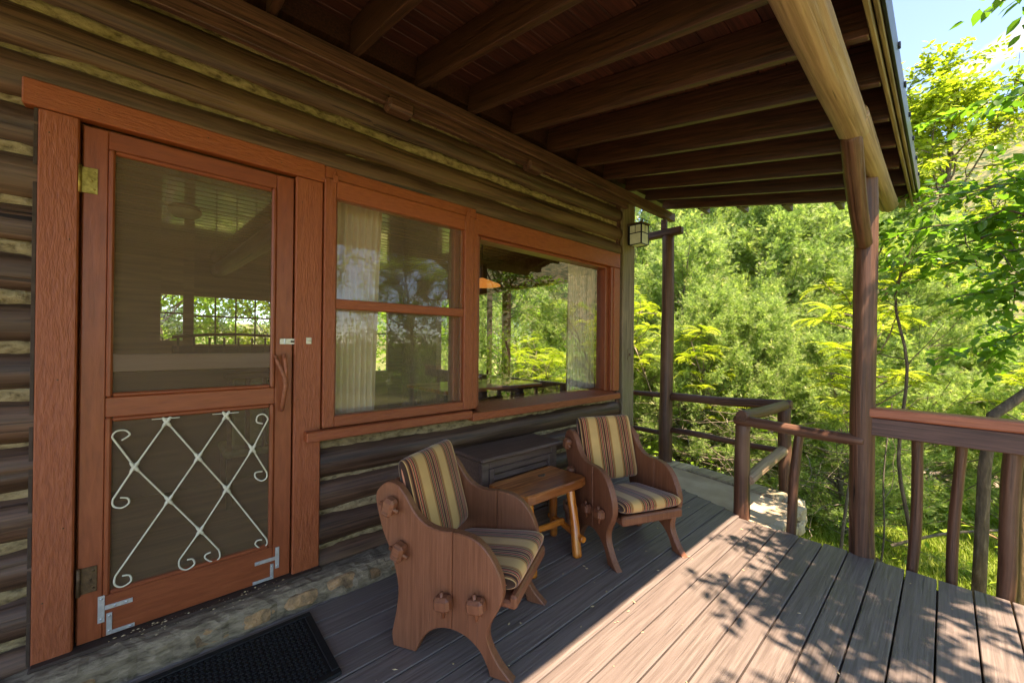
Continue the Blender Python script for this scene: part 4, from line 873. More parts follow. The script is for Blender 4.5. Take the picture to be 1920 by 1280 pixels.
tb = thing('side_table', 'small varnished rustic pine table between the two chairs', 'table', (1.87, 0.52, 0))
def slab_top():
    rg = random.Random(9); out = [(1.56, .36), (1.75, .352), (1.95, .345), (2.13, .35), (2.145, .45), (2.15, .56), (2.14, .675), (1.98, .69), (1.80, .685), (1.60, .672), (1.565, .56), (1.552, .45)]
    lp = catmull([(a, b, 0) for a, b in out], 3)
    return reg(bpy.data.objects.new('top', prism_mesh('top', [(p.x - 1.85, p.y - 0.52) for p in lp], 0.06, 0.008, 'table', 'z')), tb, (1.85, 0.52, 0.432))
top_ = slab_top()
stone_mesh('knot', (0.055, 0.03, 0.012), 77, 'dark_wood', top_, (1.93, 0.47, 0.463), 0.3)
log('leg', (1.985, 0.735, 0.0), (2.035, 0.625, 0.415), 0.030, 0.029, 'table_leg', tb, 14, 16, 0.05, 0.008, 61)
log('leg', (2.09, 0.44, 0.0), (2.055, 0.46, 0.415), 0.028, 0.027, 'table_leg', tb, 14, 14, 0.05, 0.006, 62)
log('leg', (1.62, 0.70, 0.0), (1.66, 0.62, 0.415), 0.028, 0.027, 'table_leg', tb, 14, 14, 0.05, 0.006, 63)
log('leg', (1.60, 0.41, 0.0), (1.64, 0.44, 0.415), 0.028, 0.027, 'table_leg', tb, 14, 14, 0.05, 0.006, 64)
log('stretcher', (2.005, 0.77, 0.115), (2.085, 0.40, 0.13), 0.022, 0.021, 'table_leg', tb, 12, 12, 0.06, 0.006, 65)
log('stretcher', (1.63, 0.72, 0.125), (1.60, 0.38, 0.13), 0.022, 0.021, 'table_leg', tb, 12, 12, 0.06, 0.006, 66)
log('stretcher', (1.62, 0.55, 0.16), (2.05, 0.56, 0.155), 0.020, 0.021, 'table_leg', tb, 12, 12, 0.06, 0.006, 67)

cb = thing('louvred_cabinet', 'dark brown louvred cabinet against the wall behind the small table', 'cabinet', (1.92, 0.16, 0))
box('top', (1.520, 2.312), (0.0, 0.335), (0.585, 0.612), 'cabinet', cb, 0.010)
box('side_panel', (1.552, 1.574), (0.005, 0.270), (0, 0.584), 'cabinet', cb, 0.004); box('side_panel', (2.258, 2.280), (0.005, 0.270), (0, 0.584), 'cabinet', cb, 0.004)
box('back_panel', (1.575, 2.257), (0.003, 0.018), (0, 0.584), 'cabinet', cb, 0)
box('front_stile', (1.552, 1.612), (0.271, 0.293), (0, 0.584), 'cabinet', cb, 0.004); box('front_stile', (2.220, 2.280), (0.271, 0.293), (0, 0.584), 'cabinet', cb, 0.004)
box('front_rail', (1.6125, 2.2195), (0.271, 0.292), (0.528, 0.584), 'cabinet', cb, 0.004); box('front_rail', (1.6125, 2.2195), (0.271, 0.292), (0.0, 0.10), 'cabinet', cb, 0.004)
lf = box('louvre_frame', (1.6125, 1.650), (0.274, 0.302), (0.10, 0.527), 'cabinet', cb, 0.004); box('stile', (2.182, 2.2195), (0.274, 0.302), (0.10, 0.527), 'cabinet', lf, 0.004)
box('rail', (1.651, 2.1815), (0.274, 0.301), (0.487, 0.527), 'cabinet', lf, 0.004); box('rail', (1.651, 2.1815), (0.274, 0.301), (0.10, 0.135), 'cabinet', lf, 0.004)
for i in range(7): box('slat', (1.652, 2.181), (0.258, 0.300), (0.158 + i * 0.049, 0.166 + i * 0.049), 'cabinet', cb, 0.002, rot=(math.radians(-38), 0, 0))

pot = thing('terracotta_pot', 'terracotta pot on the deck behind the small table', 'pot', (2.27, 0.50, 0))
lathe('pot_body', [(0.0, 0.0), (0.062, 0.0), (0.066, 0.01), (0.088, 0.155), (0.088, 0.156)], 'clay', pot, (2.27, 0.50, 0)); lathe('rim', [(0.088, 0.150), (0.098, 0.152), (0.101, 0.20), (0.094, 0.204), (0.088, 0.19), (0.082, 0.10)], 'clay', pot, (2.27, 0.50, 0))
lathe('soil', [(0.0, 0.178), (0.087, 0.176)], 'dark', pot, (2.27, 0.50, 0))

mat_ = thing('doormat', 'black ribbed rubber doormat below the screen door', 'doormat', (0.1, 0.42, 0))
box('base', (-0.42, 0.560), (0.185, 0.660), (0.002, 0.009), 'rubber', mat_, 0.002)
for a, b in (((-0.42, 0.560), (0.185, 0.215)), ((-0.42, 0.560), (0.630, 0.660))): box('border', a, b, (0.0091, 0.016), 'rubber', mat_, 0.003)
for a, b in (((-0.42, -0.39), (0.2155, 0.6295)), ((0.53, 0.560), (0.2155, 0.6295))): box('border', a, b, (0.0091, 0.016), 'rubber', mat_, 0.003)
rib_v, rib_f = [], []
for i in range(46):
    for j in range(30):
        x = -0.38 + i * 0.0198; yv = 0.222 + j * 0.0136; w, h = (0.0085, 0.0035) if (i + j) % 2 else (0.0035, 0.006); b0 = len(rib_v)
        for dx, dy in ((-1, -1), (1, -1), (1, 1), (-1, 1)): rib_v.append((x + dx * w, yv + dy * h, 0.009))
        for dx, dy in ((-1, -1), (1, -1), (1, 1), (-1, 1)): rib_v.append((x + dx * w * 0.7, yv + dy * h * 0.7, 0.0135))
        rib_f += [(b0 + 4, b0 + 5, b0 + 6, b0 + 7)] + [(b0 + q, b0 + (q + 1) % 4, b0 + 4 + (q + 1) % 4, b0 + 4 + q) for q in range(4)]
meta(mesh_obj('tread_blocks', rib_v, rib_f, 'rubber', mat_), kind='stuff')

# ================================================================== VEGETATION
def unit(v): return v / np.maximum(np.linalg.norm(v, axis=-1, keepdims=True), 1e-9)
def scatter_mesh(name, tv, tf, pos, ax, nrm, scl, tint, mat):
    n, kv = len(pos), len(tv); tv = np.asarray(tv, float); tf = np.asarray(tf, np.int64)
    a = unit(ax); b = unit(np.cross(nrm, a)); c = np.cross(a, b)
    V = pos[:, None, :] + (a[:, None, :] * tv[None, :, 0:1] + b[:, None, :] * tv[None, :, 1:2] + c[:, None, :] * tv[None, :, 2:3]) * scl[:, None, None]
    Fi = (tf[None, :, :] + (np.arange(n) * kv)[:, None, None]).reshape(-1)
    nt = n * len(tf); me = bpy.data.meshes.new(name)
    me.vertices.add(n * kv); me.vertices.foreach_set('co', V.astype(np.float32).ravel())
    me.loops.add(nt * 3); me.loops.foreach_set('vertex_index', Fi.astype(np.int32))
    me.polygons.add(nt); me.polygons.foreach_set('loop_start', np.arange(0, nt * 3, 3, dtype=np.int32)); me.polygons.foreach_set('loop_total', np.full(nt, 3, np.int32))
    at = me.attributes.new('tint', 'FLOAT', 'POINT'); at.data.foreach_set('value', np.repeat(np.clip(tint, 0, 1), kv).astype(np.float32))
    me.materials.append(M[mat]); me.update(calc_edges=True); me.validate()
    return me
LEAF = ([(0, 0, 0), (.30, .22, .05), (.62, .22, .04), (1, 0, -.10), (.62, -.22, .04), (.30, -.22, .05), (.32, 0, 0), (.66, 0, -.03)],
        [(0, 6, 1), (6, 7, 2), (6, 2, 1), (7, 3, 2), (0, 5, 6), (6, 4, 7), (6, 5, 4), (7, 4, 3)])
DIAMOND = ([(0, 0, 0), (.45, .27, .05), (1, 0, -.06), (.45, -.27, .05)], [(0, 2, 1), (0, 3, 2)])
def _spray():
    V, T = [], []
    def sp(x, y, z, dx, dy, dz, L, w):
        b = len(V); l = math.hypot(dx, dy) or 1; px, py = -dy / l * w, dx / l * w
        V.extend([(x + px, y + py, z), (x - px, y - py, z), (x + dx * L, y + dy * L, z + dz * L)]); T.append((b, b + 1, b + 2))
    sp(0, 0, 0, 1, 0, 0.05, 1.0, 0.038)
    for i, x in enumerate((0.12, 0.3, 0.48, 0.64)):
        for s in (1, -1): sp(x, 0, 0.02, 0.72, 0.62 * s, 0.22 * (1 if i % 2 else -1), 0.50 - 0.08 * i, 0.036)
    return V, T
SPRAY = _spray()
def _frond():
    V, T = [], []; n = 10
    for i in range(n + 1):
        x = 0.18 + 0.80 * i / n; z = 0.10 * math.sin(x * 2.2) - 0.42 * x * x; L = 0.24 * math.sin(0.5 + 2.3 * i / n) + 0.06
        for s in ((1, -1) if i < n else (0,)):
            b = len(V); dx, dy = (0.45, 0.89 * s) if s else (1, 0); w = 0.034; nx, ny = -dy * w, dx * w
            V.extend([(x, 0, z), (x + dx * L * 0.45 + nx, dy * L * 0.45 + ny, z + 0.01), (x + dx * L, dy * L, z - 0.05), (x + dx * L * 0.45 - nx, dy * L * 0.45 - ny, z + 0.01)])
            T.extend([(b, b + 2, b + 1), (b, b + 3, b + 2)])
    for i in range(5):
        xa, xb = i / 5, (i + 1) / 5; b = len(V)
        for x in (xa, xb): z = 0.10 * math.sin(x * 2.2) - 0.26 * x * x; V.extend([(x, 0.006, z), (x, -0.006, z)])
        T.extend([(b, b + 1, b + 2), (b + 1, b + 3, b + 2)])
    return V, T
FROND = _frond()
def limb(p0, d, L, n, rg, rise=0.0, wob=0.12):
    p = np.array(p0, float); d = np.array(d, float); d /= np.linalg.norm(d); out = [p.copy()]
    for i in range(n):
        d = d + rg.normal(0, wob, 3) + np.array([0, 0, rise]); d /= np.linalg.norm(d); p = p + d * L / n; out.append(p.copy())
    return np.array(out)
def tubes_mesh(name, lines, mat, seg=6):
    V, Fc = [], []
    for pts, r0, r1 in lines:
        rad = [r0 + (r1 - r0) * i / (len(pts) - 1) for i in range(len(pts))]
        sg = seg if r0 > 0.012 else 3
        v, f = tube_geo([tuple(p) for p in pts], rad, sg, False); b = len(V); V += v; Fc += [tuple(a + b for a in q) for q in f]
    me = bpy.data.meshes.new(name); me.from_pydata([tuple(v) for v in V], [], Fc); me.materials.append(M[mat])
    me.polygons.foreach_set('use_smooth', [True] * len(me.polygons)); return me
def along(line, t):
    f = t * (len(line) - 1); i = min(int(f), len(line) - 2); w = f - i
    return line[i] * (1 - w) + line[i + 1] * w, unit(line[i + 1] - line[i])
def twig_leaves(T0, Td, TL, per, size, rg, tpl, mat, droop=0.15, flat=0.5, tint0=0.5, tintvar=0.22, name='crown', clump=None):
    T0, Td, TL = np.array(T0), unit(np.array(Td)), np.array(TL); n = len(T0)
    t = (np.arange(per) + 0.6)[None, :] / per + rg.uniform(-0.3, 0.3, (n, per)) / per
    pos = T0[:, None] + Td[:, None] * (TL[:, None] * t)[..., None]; pos[..., 2] -= droop * (TL[:, None] * t) ** 2
    side = np.where((np.arange(per) % 2) == 0, 1.0, -1.0)[None, :] * np.ones((n, 1))
    cr = unit(np.cross(Td, np.array([0.0, 0.05, 1.0])))
    ax = Td[:, None] * 0.55 + cr[:, None] * side[..., None] * 0.8 + rg.normal(0, 0.28, (n, per, 3)); ax[..., 2] -= 0.18
    nr = np.array([0, 0, 1.0]) + rg.normal(0, flat, (n, per, 3))
    sc = size * rg.uniform(0.65, 1.2, (n, per))
    ti = tint0 + rg.normal(0, tintvar, (n, per)) + (rg.normal(0, 0.15, (n, 1)))
    return scatter_mesh(name, tpl[0], tpl[1], pos.reshape(-1, 3), ax.reshape(-1, 3), nr.reshape(-1, 3), sc.ravel(), ti.ravel(), mat)
def broadleaf(seed, Hh, R, r0, nl, nsub, ntw, per, size, mat, bark, tpl=DIAMOND, base=0.28, tint0=0.5, lean=(0, 0)):
    rg = np.random.default_rng(seed); lines = []
    tr = limb((0, 0, -0.3), (lean[0], lean[1], 1), Hh * 0.88, 10, rg, 0.02, 0.06); lines.append((tr, r0, r0 * 0.22))
    T0, Td, TL = [], [], []
    for i in range(nl):
        t = base + (0.97 - base) * i / max(1, nl - 1); p, d = along(tr, t); az = i * 2.399 + rg.uniform(-0.4, 0.4)
        el = 0.15 + 0.9 * t + rg.uniform(-0.2, 0.2); prof = (0.55 + 0.9 * math.sin(math.pi * min(1, (t - base) / (1 - base) * 0.85 + 0.12))) * rg.uniform(0.6, 1.1)
        L = R * prof * 0.75; lb = limb(p, (math.cos(az) * math.cos(el), math.sin(az) * math.cos(el), math.sin(el)), L, 6, rg, 0.03, 0.13); lines.append((lb, r0 * 0.34 * (1.1 - 0.7 * t), 0.006))
        for s in range(nsub):
            u = 0.3 + 0.7 * (s + 0.5) / nsub; q, dd = along(lb, u); sd = unit(dd + rg.normal(0, 0.65, 3)); sb_ = limb(q, sd, L * 0.42 * rg.uniform(0.6, 1.2), 4, rg, 0.0, 0.16); lines.append((sb_, 0.012, 0.004))
            for w in range(ntw):
                uu = rg.uniform(0.15, 1.0); z, d3 = along(sb_, uu); T0.append(z); Td.append(unit(d3 + rg.normal(0, 0.6, 3))); TL.append(rg.uniform(0.22, 0.5) * max(0.7, R / 2.2))
    return tubes_mesh('trunk', lines, bark), twig_leaves(T0, Td, TL, per, size, rg, tpl, mat, tint0=tint0)
def juniper(seed, Hh, R, nl, ntw, per, size):
    rg = np.random.default_rng(seed); lines = []
    tr = limb((0, 0, -0.3), (0, 0, 1), Hh, 12, rg, 0.03, 0.04); lines.append((tr, 0.11, 0.015))
    T0, Td, TL, tin = [], [], [], []
    for i in range(nl):
        t = 0.06 + 0.92 * (i + rg.uniform(0, 1)) / nl; p, d = along(tr, t); az = rg.uniform(0, 6.283)
        el = rg.uniform(0.0, 0.55) + 0.25 * t; L = R * ((1 - t) ** 0.62 + 0.12) * rg.uniform(0.7, 1.15)
        lb = limb(p, (math.cos(az) * math.cos(el), math.sin(az) * math.cos(el), math.sin(el)), L, 6, rg, 0.06, 0.12); lines.append((lb, 0.026 * (1.2 - t), 0.004))
        for w in range(ntw):
            u = 0.30 + 0.70 * rg.uniform(0, 1) ** 0.8; q, dd = along(lb, u); sd = unit(dd + rg.normal(0, 0.6, 3) + np.array([0, 0, 0.25])); T0.append(q); Td.append(sd); TL.append(rg.uniform(0.15, 0.42)); tin.append(0.35 + 0.35 * u)
    n = len(T0); T0, Td, TL = np.array(T0), np.array(Td), np.array(TL)
    t = (np.arange(per) + 0.5)[None, :] / per; pos = T0[:, None] + Td[:, None] * (TL[:, None] * t)[..., None] + rg.normal(0, 0.025, (n, per, 3))
    ax = Td[:, None] + rg.normal(0, 0.6, (n, per, 3)); nr = rg.normal(0, 1, (n, per, 3)); sc = size * rg.uniform(0.6, 1.25, (n, per))
    ti = 0.45 + rg.normal(0, 0.17, (n, 1)) + rg.normal(0, 0.18, (n, per))
    return tubes_mesh('trunk', lines, 'twig', 5), scatter_mesh('crown', SPRAY[0], SPRAY[1], pos.reshape(-1, 3), ax.reshape(-1, 3), nr.reshape(-1, 3), sc.ravel(), ti.ravel(), 'juniper')
def plant(name, label, cat, loc, meshes, yaw, s, group, names=('trunk', 'crown')):
    t = bpy.data.objects.new(name, None); COL.objects.link(t); t.location = loc; t.rotation_euler = (0, 0, yaw); t.scale = (s, s, s)
    meta(t, label, cat, group)
    for nm, me in zip(names, meshes):
        o = bpy.data.objects.new(nm, me); COL.objects.link(o); o.parent = t
    return t
JA, JB = juniper(3, 7.0, 2.8, 190, 34, 9, 0.125), juniper(8, 7.5, 3.0, 200, 34, 9, 0.13)
JUN = [((10.6, -4.4), JB, 3.0, 1.25, 'very tall juniper between the corner post and the lantern'),
       ((6.24, -1.23), JB, 0.0, 0.36, 'small feathery juniper in the front row, first from the corner post'),
       ((6.08, -0.4), JA, 1.7, 0.44, 'small feathery juniper in the front row, second from the corner post'),
       ((6.66, 0.14), JB, 3.4, 0.413, 'small feathery juniper in the front row, third from the corner post'),
       ((7.18, 0.71), JA, 5.1, 0.387, 'small feathery juniper in the front row, fourth from the corner post'),
       ((6.77, 1.47), JB, 0.5, 0.36, 'small feathery juniper in the front row, fifth from the corner post'),
       ((7.82, -2.4), JA, 2.2, 0.522, 'middle sized juniper in the second row, first from the corner post'),
       ((7.6, -1.41), JB, 3.9, 0.638, 'middle sized juniper in the second row, second from the corner post'),
       ((8.34, -0.82), JA, 5.6, 0.599, 'middle sized juniper in the second row, third from the corner post'),
       ((9.03, -0.12), JB, 1.0, 0.561, 'middle sized juniper in the second row, fourth from the corner post'),
       ((8.56, 0.87), JA, 2.7, 0.522, 'middle sized juniper in the second row, fifth from the corner post'),
       ((9.1, 1.66), JB, 4.4, 0.638, 'middle sized juniper in the second row, sixth from the corner post'),
       ((10.18, -3.23), JA, 6.1, 0.792, 'tall juniper in the third row, first from the corner post'),
       ((9.95, -1.72), JB, 1.6, 0.968, 'tall juniper in the third row, second from the corner post'),
       ((10.89, -0.72), JA, 3.3, 0.909, 'tall juniper in the third row, third from the corner post'),
       ((11.72, 0.44), JB, 5.0, 0.851, 'tall juniper in the third row, fourth from the corner post'),
       ((13.88, -4.32), JA, 0.4, 1.215, 'very tall juniper at the back of the thicket, first from the corner post'),
       ((13.59, -1.99), JB, 2.1, 1.485, 'very tall juniper at the back of the thicket, second from the corner post'),
       ((14.72, -0.56), JA, 3.8, 1.395, 'very tall juniper at the back of the thicket, third from the corner post'),
       ((9.2, -5.0), JB, 4.0, 0.8, 'feathery juniper outside the end window of the room'),
       ((7.3, -6.6), JA, 1.0, 0.9, 'juniper outside seen through the end window, nearest the cabin'),
       ((9.6, 3.2), JA, 5.6, 0.42, 'low feathery juniper behind the red capped railing')]
for (x, y), me, yw, s, lab in JUN: plant('juniper_tree', lab, 'tree', (x, y, gz(x, y)), me, yw, s, 'junipers beyond the porch')
BA, BB = broadleaf(21, 7.5, 2.6, 0.10, 34, 8, 11, 10, 0.105, 'broad', 'bark', tint0=0.6), broadleaf(22, 9.5, 2.6, 0.13, 34, 8, 9, 10, 0.13, 'yellow', 'bark', tint0=0.35, base=0.18)
BRO = [((10.2, 3.9), BA, 0.4, 0.55, 'broad leaved tree behind the red capped railing'), ((13.0, 3.3), BA, 2.1, 0.45, 'broad leaved tree far behind the railing below the hillside'),
       ((15.5, 1.75), BB, 0.0, 1.16, 'tall yellow green tree whose top stands against the sky'), ((17.5, 5.0), BB, 2.0, 0.42, 'low yellow green tree under the hillside at the picture edge'),
       ((6.8, -9.5), BA, 1.0, 1.1, 'leafy tree outside the end window deep behind the cabin'),
       ((0.2, -10.5), BA, 3.0, 1.0, 'leafy tree outside the wide far window of the room'), ((2.6, -11.5), BB, 4.0, 0.9, 'yellow green tree outside behind the cabin'), ((-2.0, -12.0), BA, 5.0, 1.1, 'leafy tree outside left of the far windows'),
       ((6.6, 10.0), BA, 0.7, 0.85, 'leafy tree off the open side of the porch, mirrored in the picture window'), ((3.0, 11.5), BA, 2.7, 1.0, 'leafy tree off the open side of the porch, mirrored in the screened window'),
       ((11.0, 8.0), BB, 1.2, 0.5, 'yellow green tree off the open side of the porch, mirrored beside the curtain'), ((-1.0, 12.5), BA, 4.4, 1.0, 'leafy tree off the open side of the porch, facing the screen door')]
for (x, y), me, yw, s, lab in BRO: plant('broadleaf_tree', lab, 'tree', (x, y, gz(x, y)), me, yw, s, 'broad leaved trees around the cabin')

def sumac(seed, Hh, tips, spread, nf, fl, lean):
    rg = np.random.default_rng(seed); lines, P, A, Sx, Ti = [], [], [], [], []
    tr = limb((0, 0, -0.2), (lean[0], lean[1], 1), Hh * 0.75, 8, rg, 0.03, 0.12); lines.append((tr, 0.022, 0.010))
    for i in range(tips):
        u = 0.5 + 0.5 * i / max(1, tips - 1); q, d = along(tr, u); az = i * 2.4 + rg.uniform(-.4, .4); el = rg.uniform(0.15, 0.8)
        lb = limb(q, (math.cos(az) * math.cos(el), math.sin(az) * math.cos(el), math.sin(el)), spread * rg.uniform(0.5, 1.1), 5, rg, 0.05, 0.14); lines.append((lb, 0.010, 0.006))
        for f in range(nf):
            a2 = f * 2.4 + rg.uniform(-.3, .3); e2 = rg.uniform(-0.1, 0.6); z = lb[-1] - (lb[-1] - lb[-2]) * rg.uniform(0, 1.6)
            P.append(z); A.append((math.cos(a2) * math.cos(e2), math.sin(a2) * math.cos(e2), math.sin(e2))); Sx.append(fl * rg.uniform(0.7, 1.15)); Ti.append(0.5 + rg.normal(0, 0.2))
    P, A = np.array(P), np.array(A); Nn = np.array([0, 0, 1.0]) + rg.normal(0, 0.18, P.shape)
    return tubes_mesh('stem', lines, 'twig', 6), scatter_mesh('fronds', FROND[0], FROND[1], P, A, Nn, np.array(Sx), np.array(Ti), 'yellow')
SUM = [((5.9, -0.55), 31, 4.4, 26, 0.75, 11, 0.23, (0.05, 0.08), 'bright yellow green sumac with feathered leaves between the two posts'),
       ((6.6, 0.55), 32, 3.9, 16, 0.5, 11, 0.23, (0.0, 0.10), 'small yellow green sumac close to the main post'),
       ((6.2, 1.75), 33, 4.7, 24, 0.65, 11, 0.23, (0.02, 0.05), 'yellow green sumac above the red capped railing'),
       ((5.6, -1.55), 34, 4.2, 16, 0.55, 11, 0.23, (0.0, 0.0), 'yellow green sumac peeking out beside the mossy corner post'),
       ((8.0, 2.7), 35, 3.4, 18, 0.6, 11, 0.25, (0.0, 0.1), 'yellow green sumac deep behind the railing balusters'),
       ((6.0, -3.0), 36, 3.2, 16, 0.7, 10, 0.30, (0.0, 0.0), 'yellow green sumac close outside the end window of the room'),
       ((6.6, -4.6), 37, 3.6, 16, 0.7, 10, 0.30, (0.0, 0.0), 'yellow green sumac farther along outside the end window')]
for (x, y), sd, hh, tp, spd, nf, fl, le, lab in SUM:
    plant('sumac_shrub', lab, 'shrub', (x, y, gz(x, y)), sumac(sd, hh, tp, spd, nf, fl, le), sd * 0.7, 1.0, 'sumac shrubs below the deck', ('stem', 'fronds'))

# the tree whose boughs hang over the deck end; its upper crown shades the boards
def overhang():
    rg = np.random.default_rng(77); B = np.array([4.62, 2.47, -1.2]); lines = []
    tr = np.array([(4.58, 2.46, -1.3), (4.58, 2.47, -0.6), (4.62, 2.49, 0.0), (4.60, 2.50, 0.45), (4.66, 2.54, 0.85), (4.92, 2.86, 1.2), (5.15, 3.20, 1.7), (5.2, 3.5, 2.6), (5.1, 3.8, 3.6), (4.8, 4.0, 4.6)])
    lines.append((tr - B, 0.040, 0.026)); T0, Td, TL = [], [], []
    def bough(p, q, r, ntw, tl, sag=0.0, sub=4):
        p, q = np.array(p, float), np.array(q, float); L = np.linalg.norm(q - p); n = 7
        pts = np.array([p + (q - p) * i / n + np.array([0, 0, sag * math.sin(math.pi * i / n)]) + (rg.normal(0, 0.03 * L / 2, 3) if 0 < i < n else 0) for i in range(n + 1)]); lines.append((pts - B, r, 0.004))
        for s in range(sub):
            z, d = along(pts, 0.35 + 0.62 * (s + 0.5) / sub); sd = unit(d + rg.normal(0, 0.7, 3) * np.array([1, 1, 0.5])); sb_ = limb(z, sd, L * 0.28 * rg.uniform(0.6, 1.2), 4, rg, -0.03, 0.1); lines.append((sb_ - B, 0.006, 0.0025))
            for w in range(ntw):
                c, d3 = along(sb_, rg.uniform(0.1, 1)); T0.append(c - B); Td.append(unit(d3 + rg.normal(0, 0.5, 3) * np.array([1, 1, 0.5]))); TL.append(tl * rg.uniform(0.7, 1.2))
        for w in range(ntw * 2):
            c, d3 = along(pts, rg.uniform(0.45, 1)); T0.append(c - B); Td.append(unit(d3 + rg.normal(0, 0.5, 3) * np.array([1, 1, 0.5]))); TL.append(tl * rg.uniform(0.7, 1.2))
    # boughs seen beside the eave
    for a, b in (((5.2, 3.3, 2.2), (4.25, 2.06, 2.25)), ((5.2, 3.3, 2.2), (4.55, 2.12, 2.10)), ((5.2, 3.4, 2.4), (4.5, 2.16, 2.62)), ((5.2, 3.4, 2.3), (4.1, 2.24, 2.45)), ((5.2, 3.5, 2.7), (4.35, 2.62, 3.20)), ((5.2, 3.3, 2.0), (4.20, 2.28, 1.95)), ((5.2, 3.2, 1.8), (4.5, 2.45, 1.75)), ((5.2, 3.3, 2.1), (4.6, 2.6, 2.3)), ((5.4, 3.5, 2.5), (5.6, 2.6, 2.5)), ((5.3, 3.3, 1.9), (5.9, 2.5, 1.9)), ((5.2, 3.2, 1.5), (5.2, 2.5, 1.35))):
        bough(a, b, 0.014, 4, 0.30, 0.12, 4)
    # upper crown over the open deck
    for q in ((2.2, 3.15, 3.8), (2.6, 2.95, 3.4), (2.9, 3.5, 4.0), (3.3, 3.2, 3.6), (2.0, 3.7, 4.2), (3.6, 3.9, 4.4), (1.7, 3.3, 4.3), (3.0, 4.1, 4.6), (3.9, 3.3, 3.8), (2.4, 4.0, 4.9), (2.5, 3.35, 3.9), (3.1, 3.0, 3.5), (2.9, 3.8, 4.3), (2.2, 3.5, 4.1), (4.0, 4.2, 4.6), (1.3, 4.1, 4.7)  ):
        z, d = along(tr, rg.uniform(0.72, 1.0)); bough(z, q, 0.02, 8, 0.36, 0.25, 6)
    for i in range(12):
        z, d = along(tr, rg.uniform(0.75, 1.0)); az = rg.uniform(-0.6, 2.2); bough(z, z + np.array([math.cos(az) * 1.4, math.sin(az) * 1.6, rg.uniform(0.1, 1.2)]), 0.018, 4, 0.34, 0.15, 4)
    return B, tubes_mesh('trunk', lines, 'bark', 9), twig_leaves(T0, Td, TL, 7, 0.098, rg, LEAF, 'broad_near', 0.25, 0.38, 0.45, 0.2)
B, tme, cme = overhang()
plant('overhanging_tree', 'leafy tree behind the railing whose boughs hang beside the eave', 'tree', tuple(B), (tme, cme), 0, 1, None)

def bare(name, label, loc, pts, r0, r1, mat, twigs=0, seed=0, cat='tree trunk', group=None):
    rg = np.random.default_rng(seed); P = np.array(pts, float); lines = [(np.array(catmull([tuple(p) for p in P], 4, False)), r0, r1)]
    for i in range(twigs):
        z, d = along(P, rg.uniform(0.35, 0.95)); sd = unit(d * 0.6 + rg.normal(0, 0.6, 3)); lines.append((limb(z, sd, rg.uniform(0.25, 0.7), 5, rg, 0.02, 0.18), r0 * 0.3, 0.002))
    o = bpy.data.objects.new(name, tubes_mesh(name, lines, mat, 9)); COL.objects.link(o); o.location = loc; meta(o, label, cat, group)
bare('tree_trunk', 'tan barked leaning tree trunk behind the widest baluster', (5.35, 2.72, -1.2), [(0, 0, 0), (0.03, 0.02, 0.6), (0.02, 0.03, 1.3), (0.06, 0.12, 2.0), (0.1, 0.3, 3.0)], 0.05, 0.03, 'bark_warm', 4, 1)
bare('tree_trunk', 'grey branching limb leaning past the end of the red capped railing', (4.9, 2.95, -1.2), [(0, 0.15, 0), (0, 0.05, 0.9), (0.0, -0.03, 1.9), (0.02, 0.06, 2.25), (0.03, 0.22, 2.6)], 0.04, 0.02, 'bark', 5, 2)
bare('sapling', 'pale bare sapling stem left of the main post', (4.75, 1.62, -1.1), [(0, 0, 0), (0.04, 0.04, 0.7), (0.02, 0.10, 1.3), (0.1, 0.14, 1.9)], 0.016, 0.008, 'twig', 4, 3, 'sapling', 'bare saplings below the deck')
bare('sapling', 'thin bare sapling stem close beside the main post foot', (5.2, 1.85, -1.1), [(0, 0, 0), (0.05, 0.06, 0.6), (0.1, 0.05, 1.2), (0.2, 0.10, 1.9)], 0.012, 0.006, 'twig', 5, 4, 'sapling', 'bare saplings below the deck')
bare('sapling', 'dark crooked sapling just right of the main post', (4.6, 2.06, -1.1), [(0, 0, 0), (0.0, 0.06, 0.8), (0.05, -0.02, 1.5), (0.02, 0.03, 2.3), (0.15, -0.05, 2.9), (0.2, 0.1, 3.5)], 0.017, 0.007, 'bark', 8, 5, 'sapling', 'bare saplings below the deck')
bare('fallen_branch', 'pale dead branch slanting behind the balusters', (6.2, 1.9, -0.9), [(0, 0, 0), (0.1, 0.4, 0.25), (0.2, 0.9, 0.45), (0.1, 1.4, 0.75)], 0.018, 0.007, 'twig', 5, 6, 'branch', 'dead branches on the slope')
bare('fallen_branch', 'dead branch with bare twigs under the landing railing', (5.6, -0.9, -0.4), [(0, 0, 0), (0.1, 0.5, 0.15), (0.0, 1.1, 0.22), (-0.1, 1.7, 0.35)], 0.014, 0.005, 'twig', 9, 7, 'branch', 'dead branches on the slope')

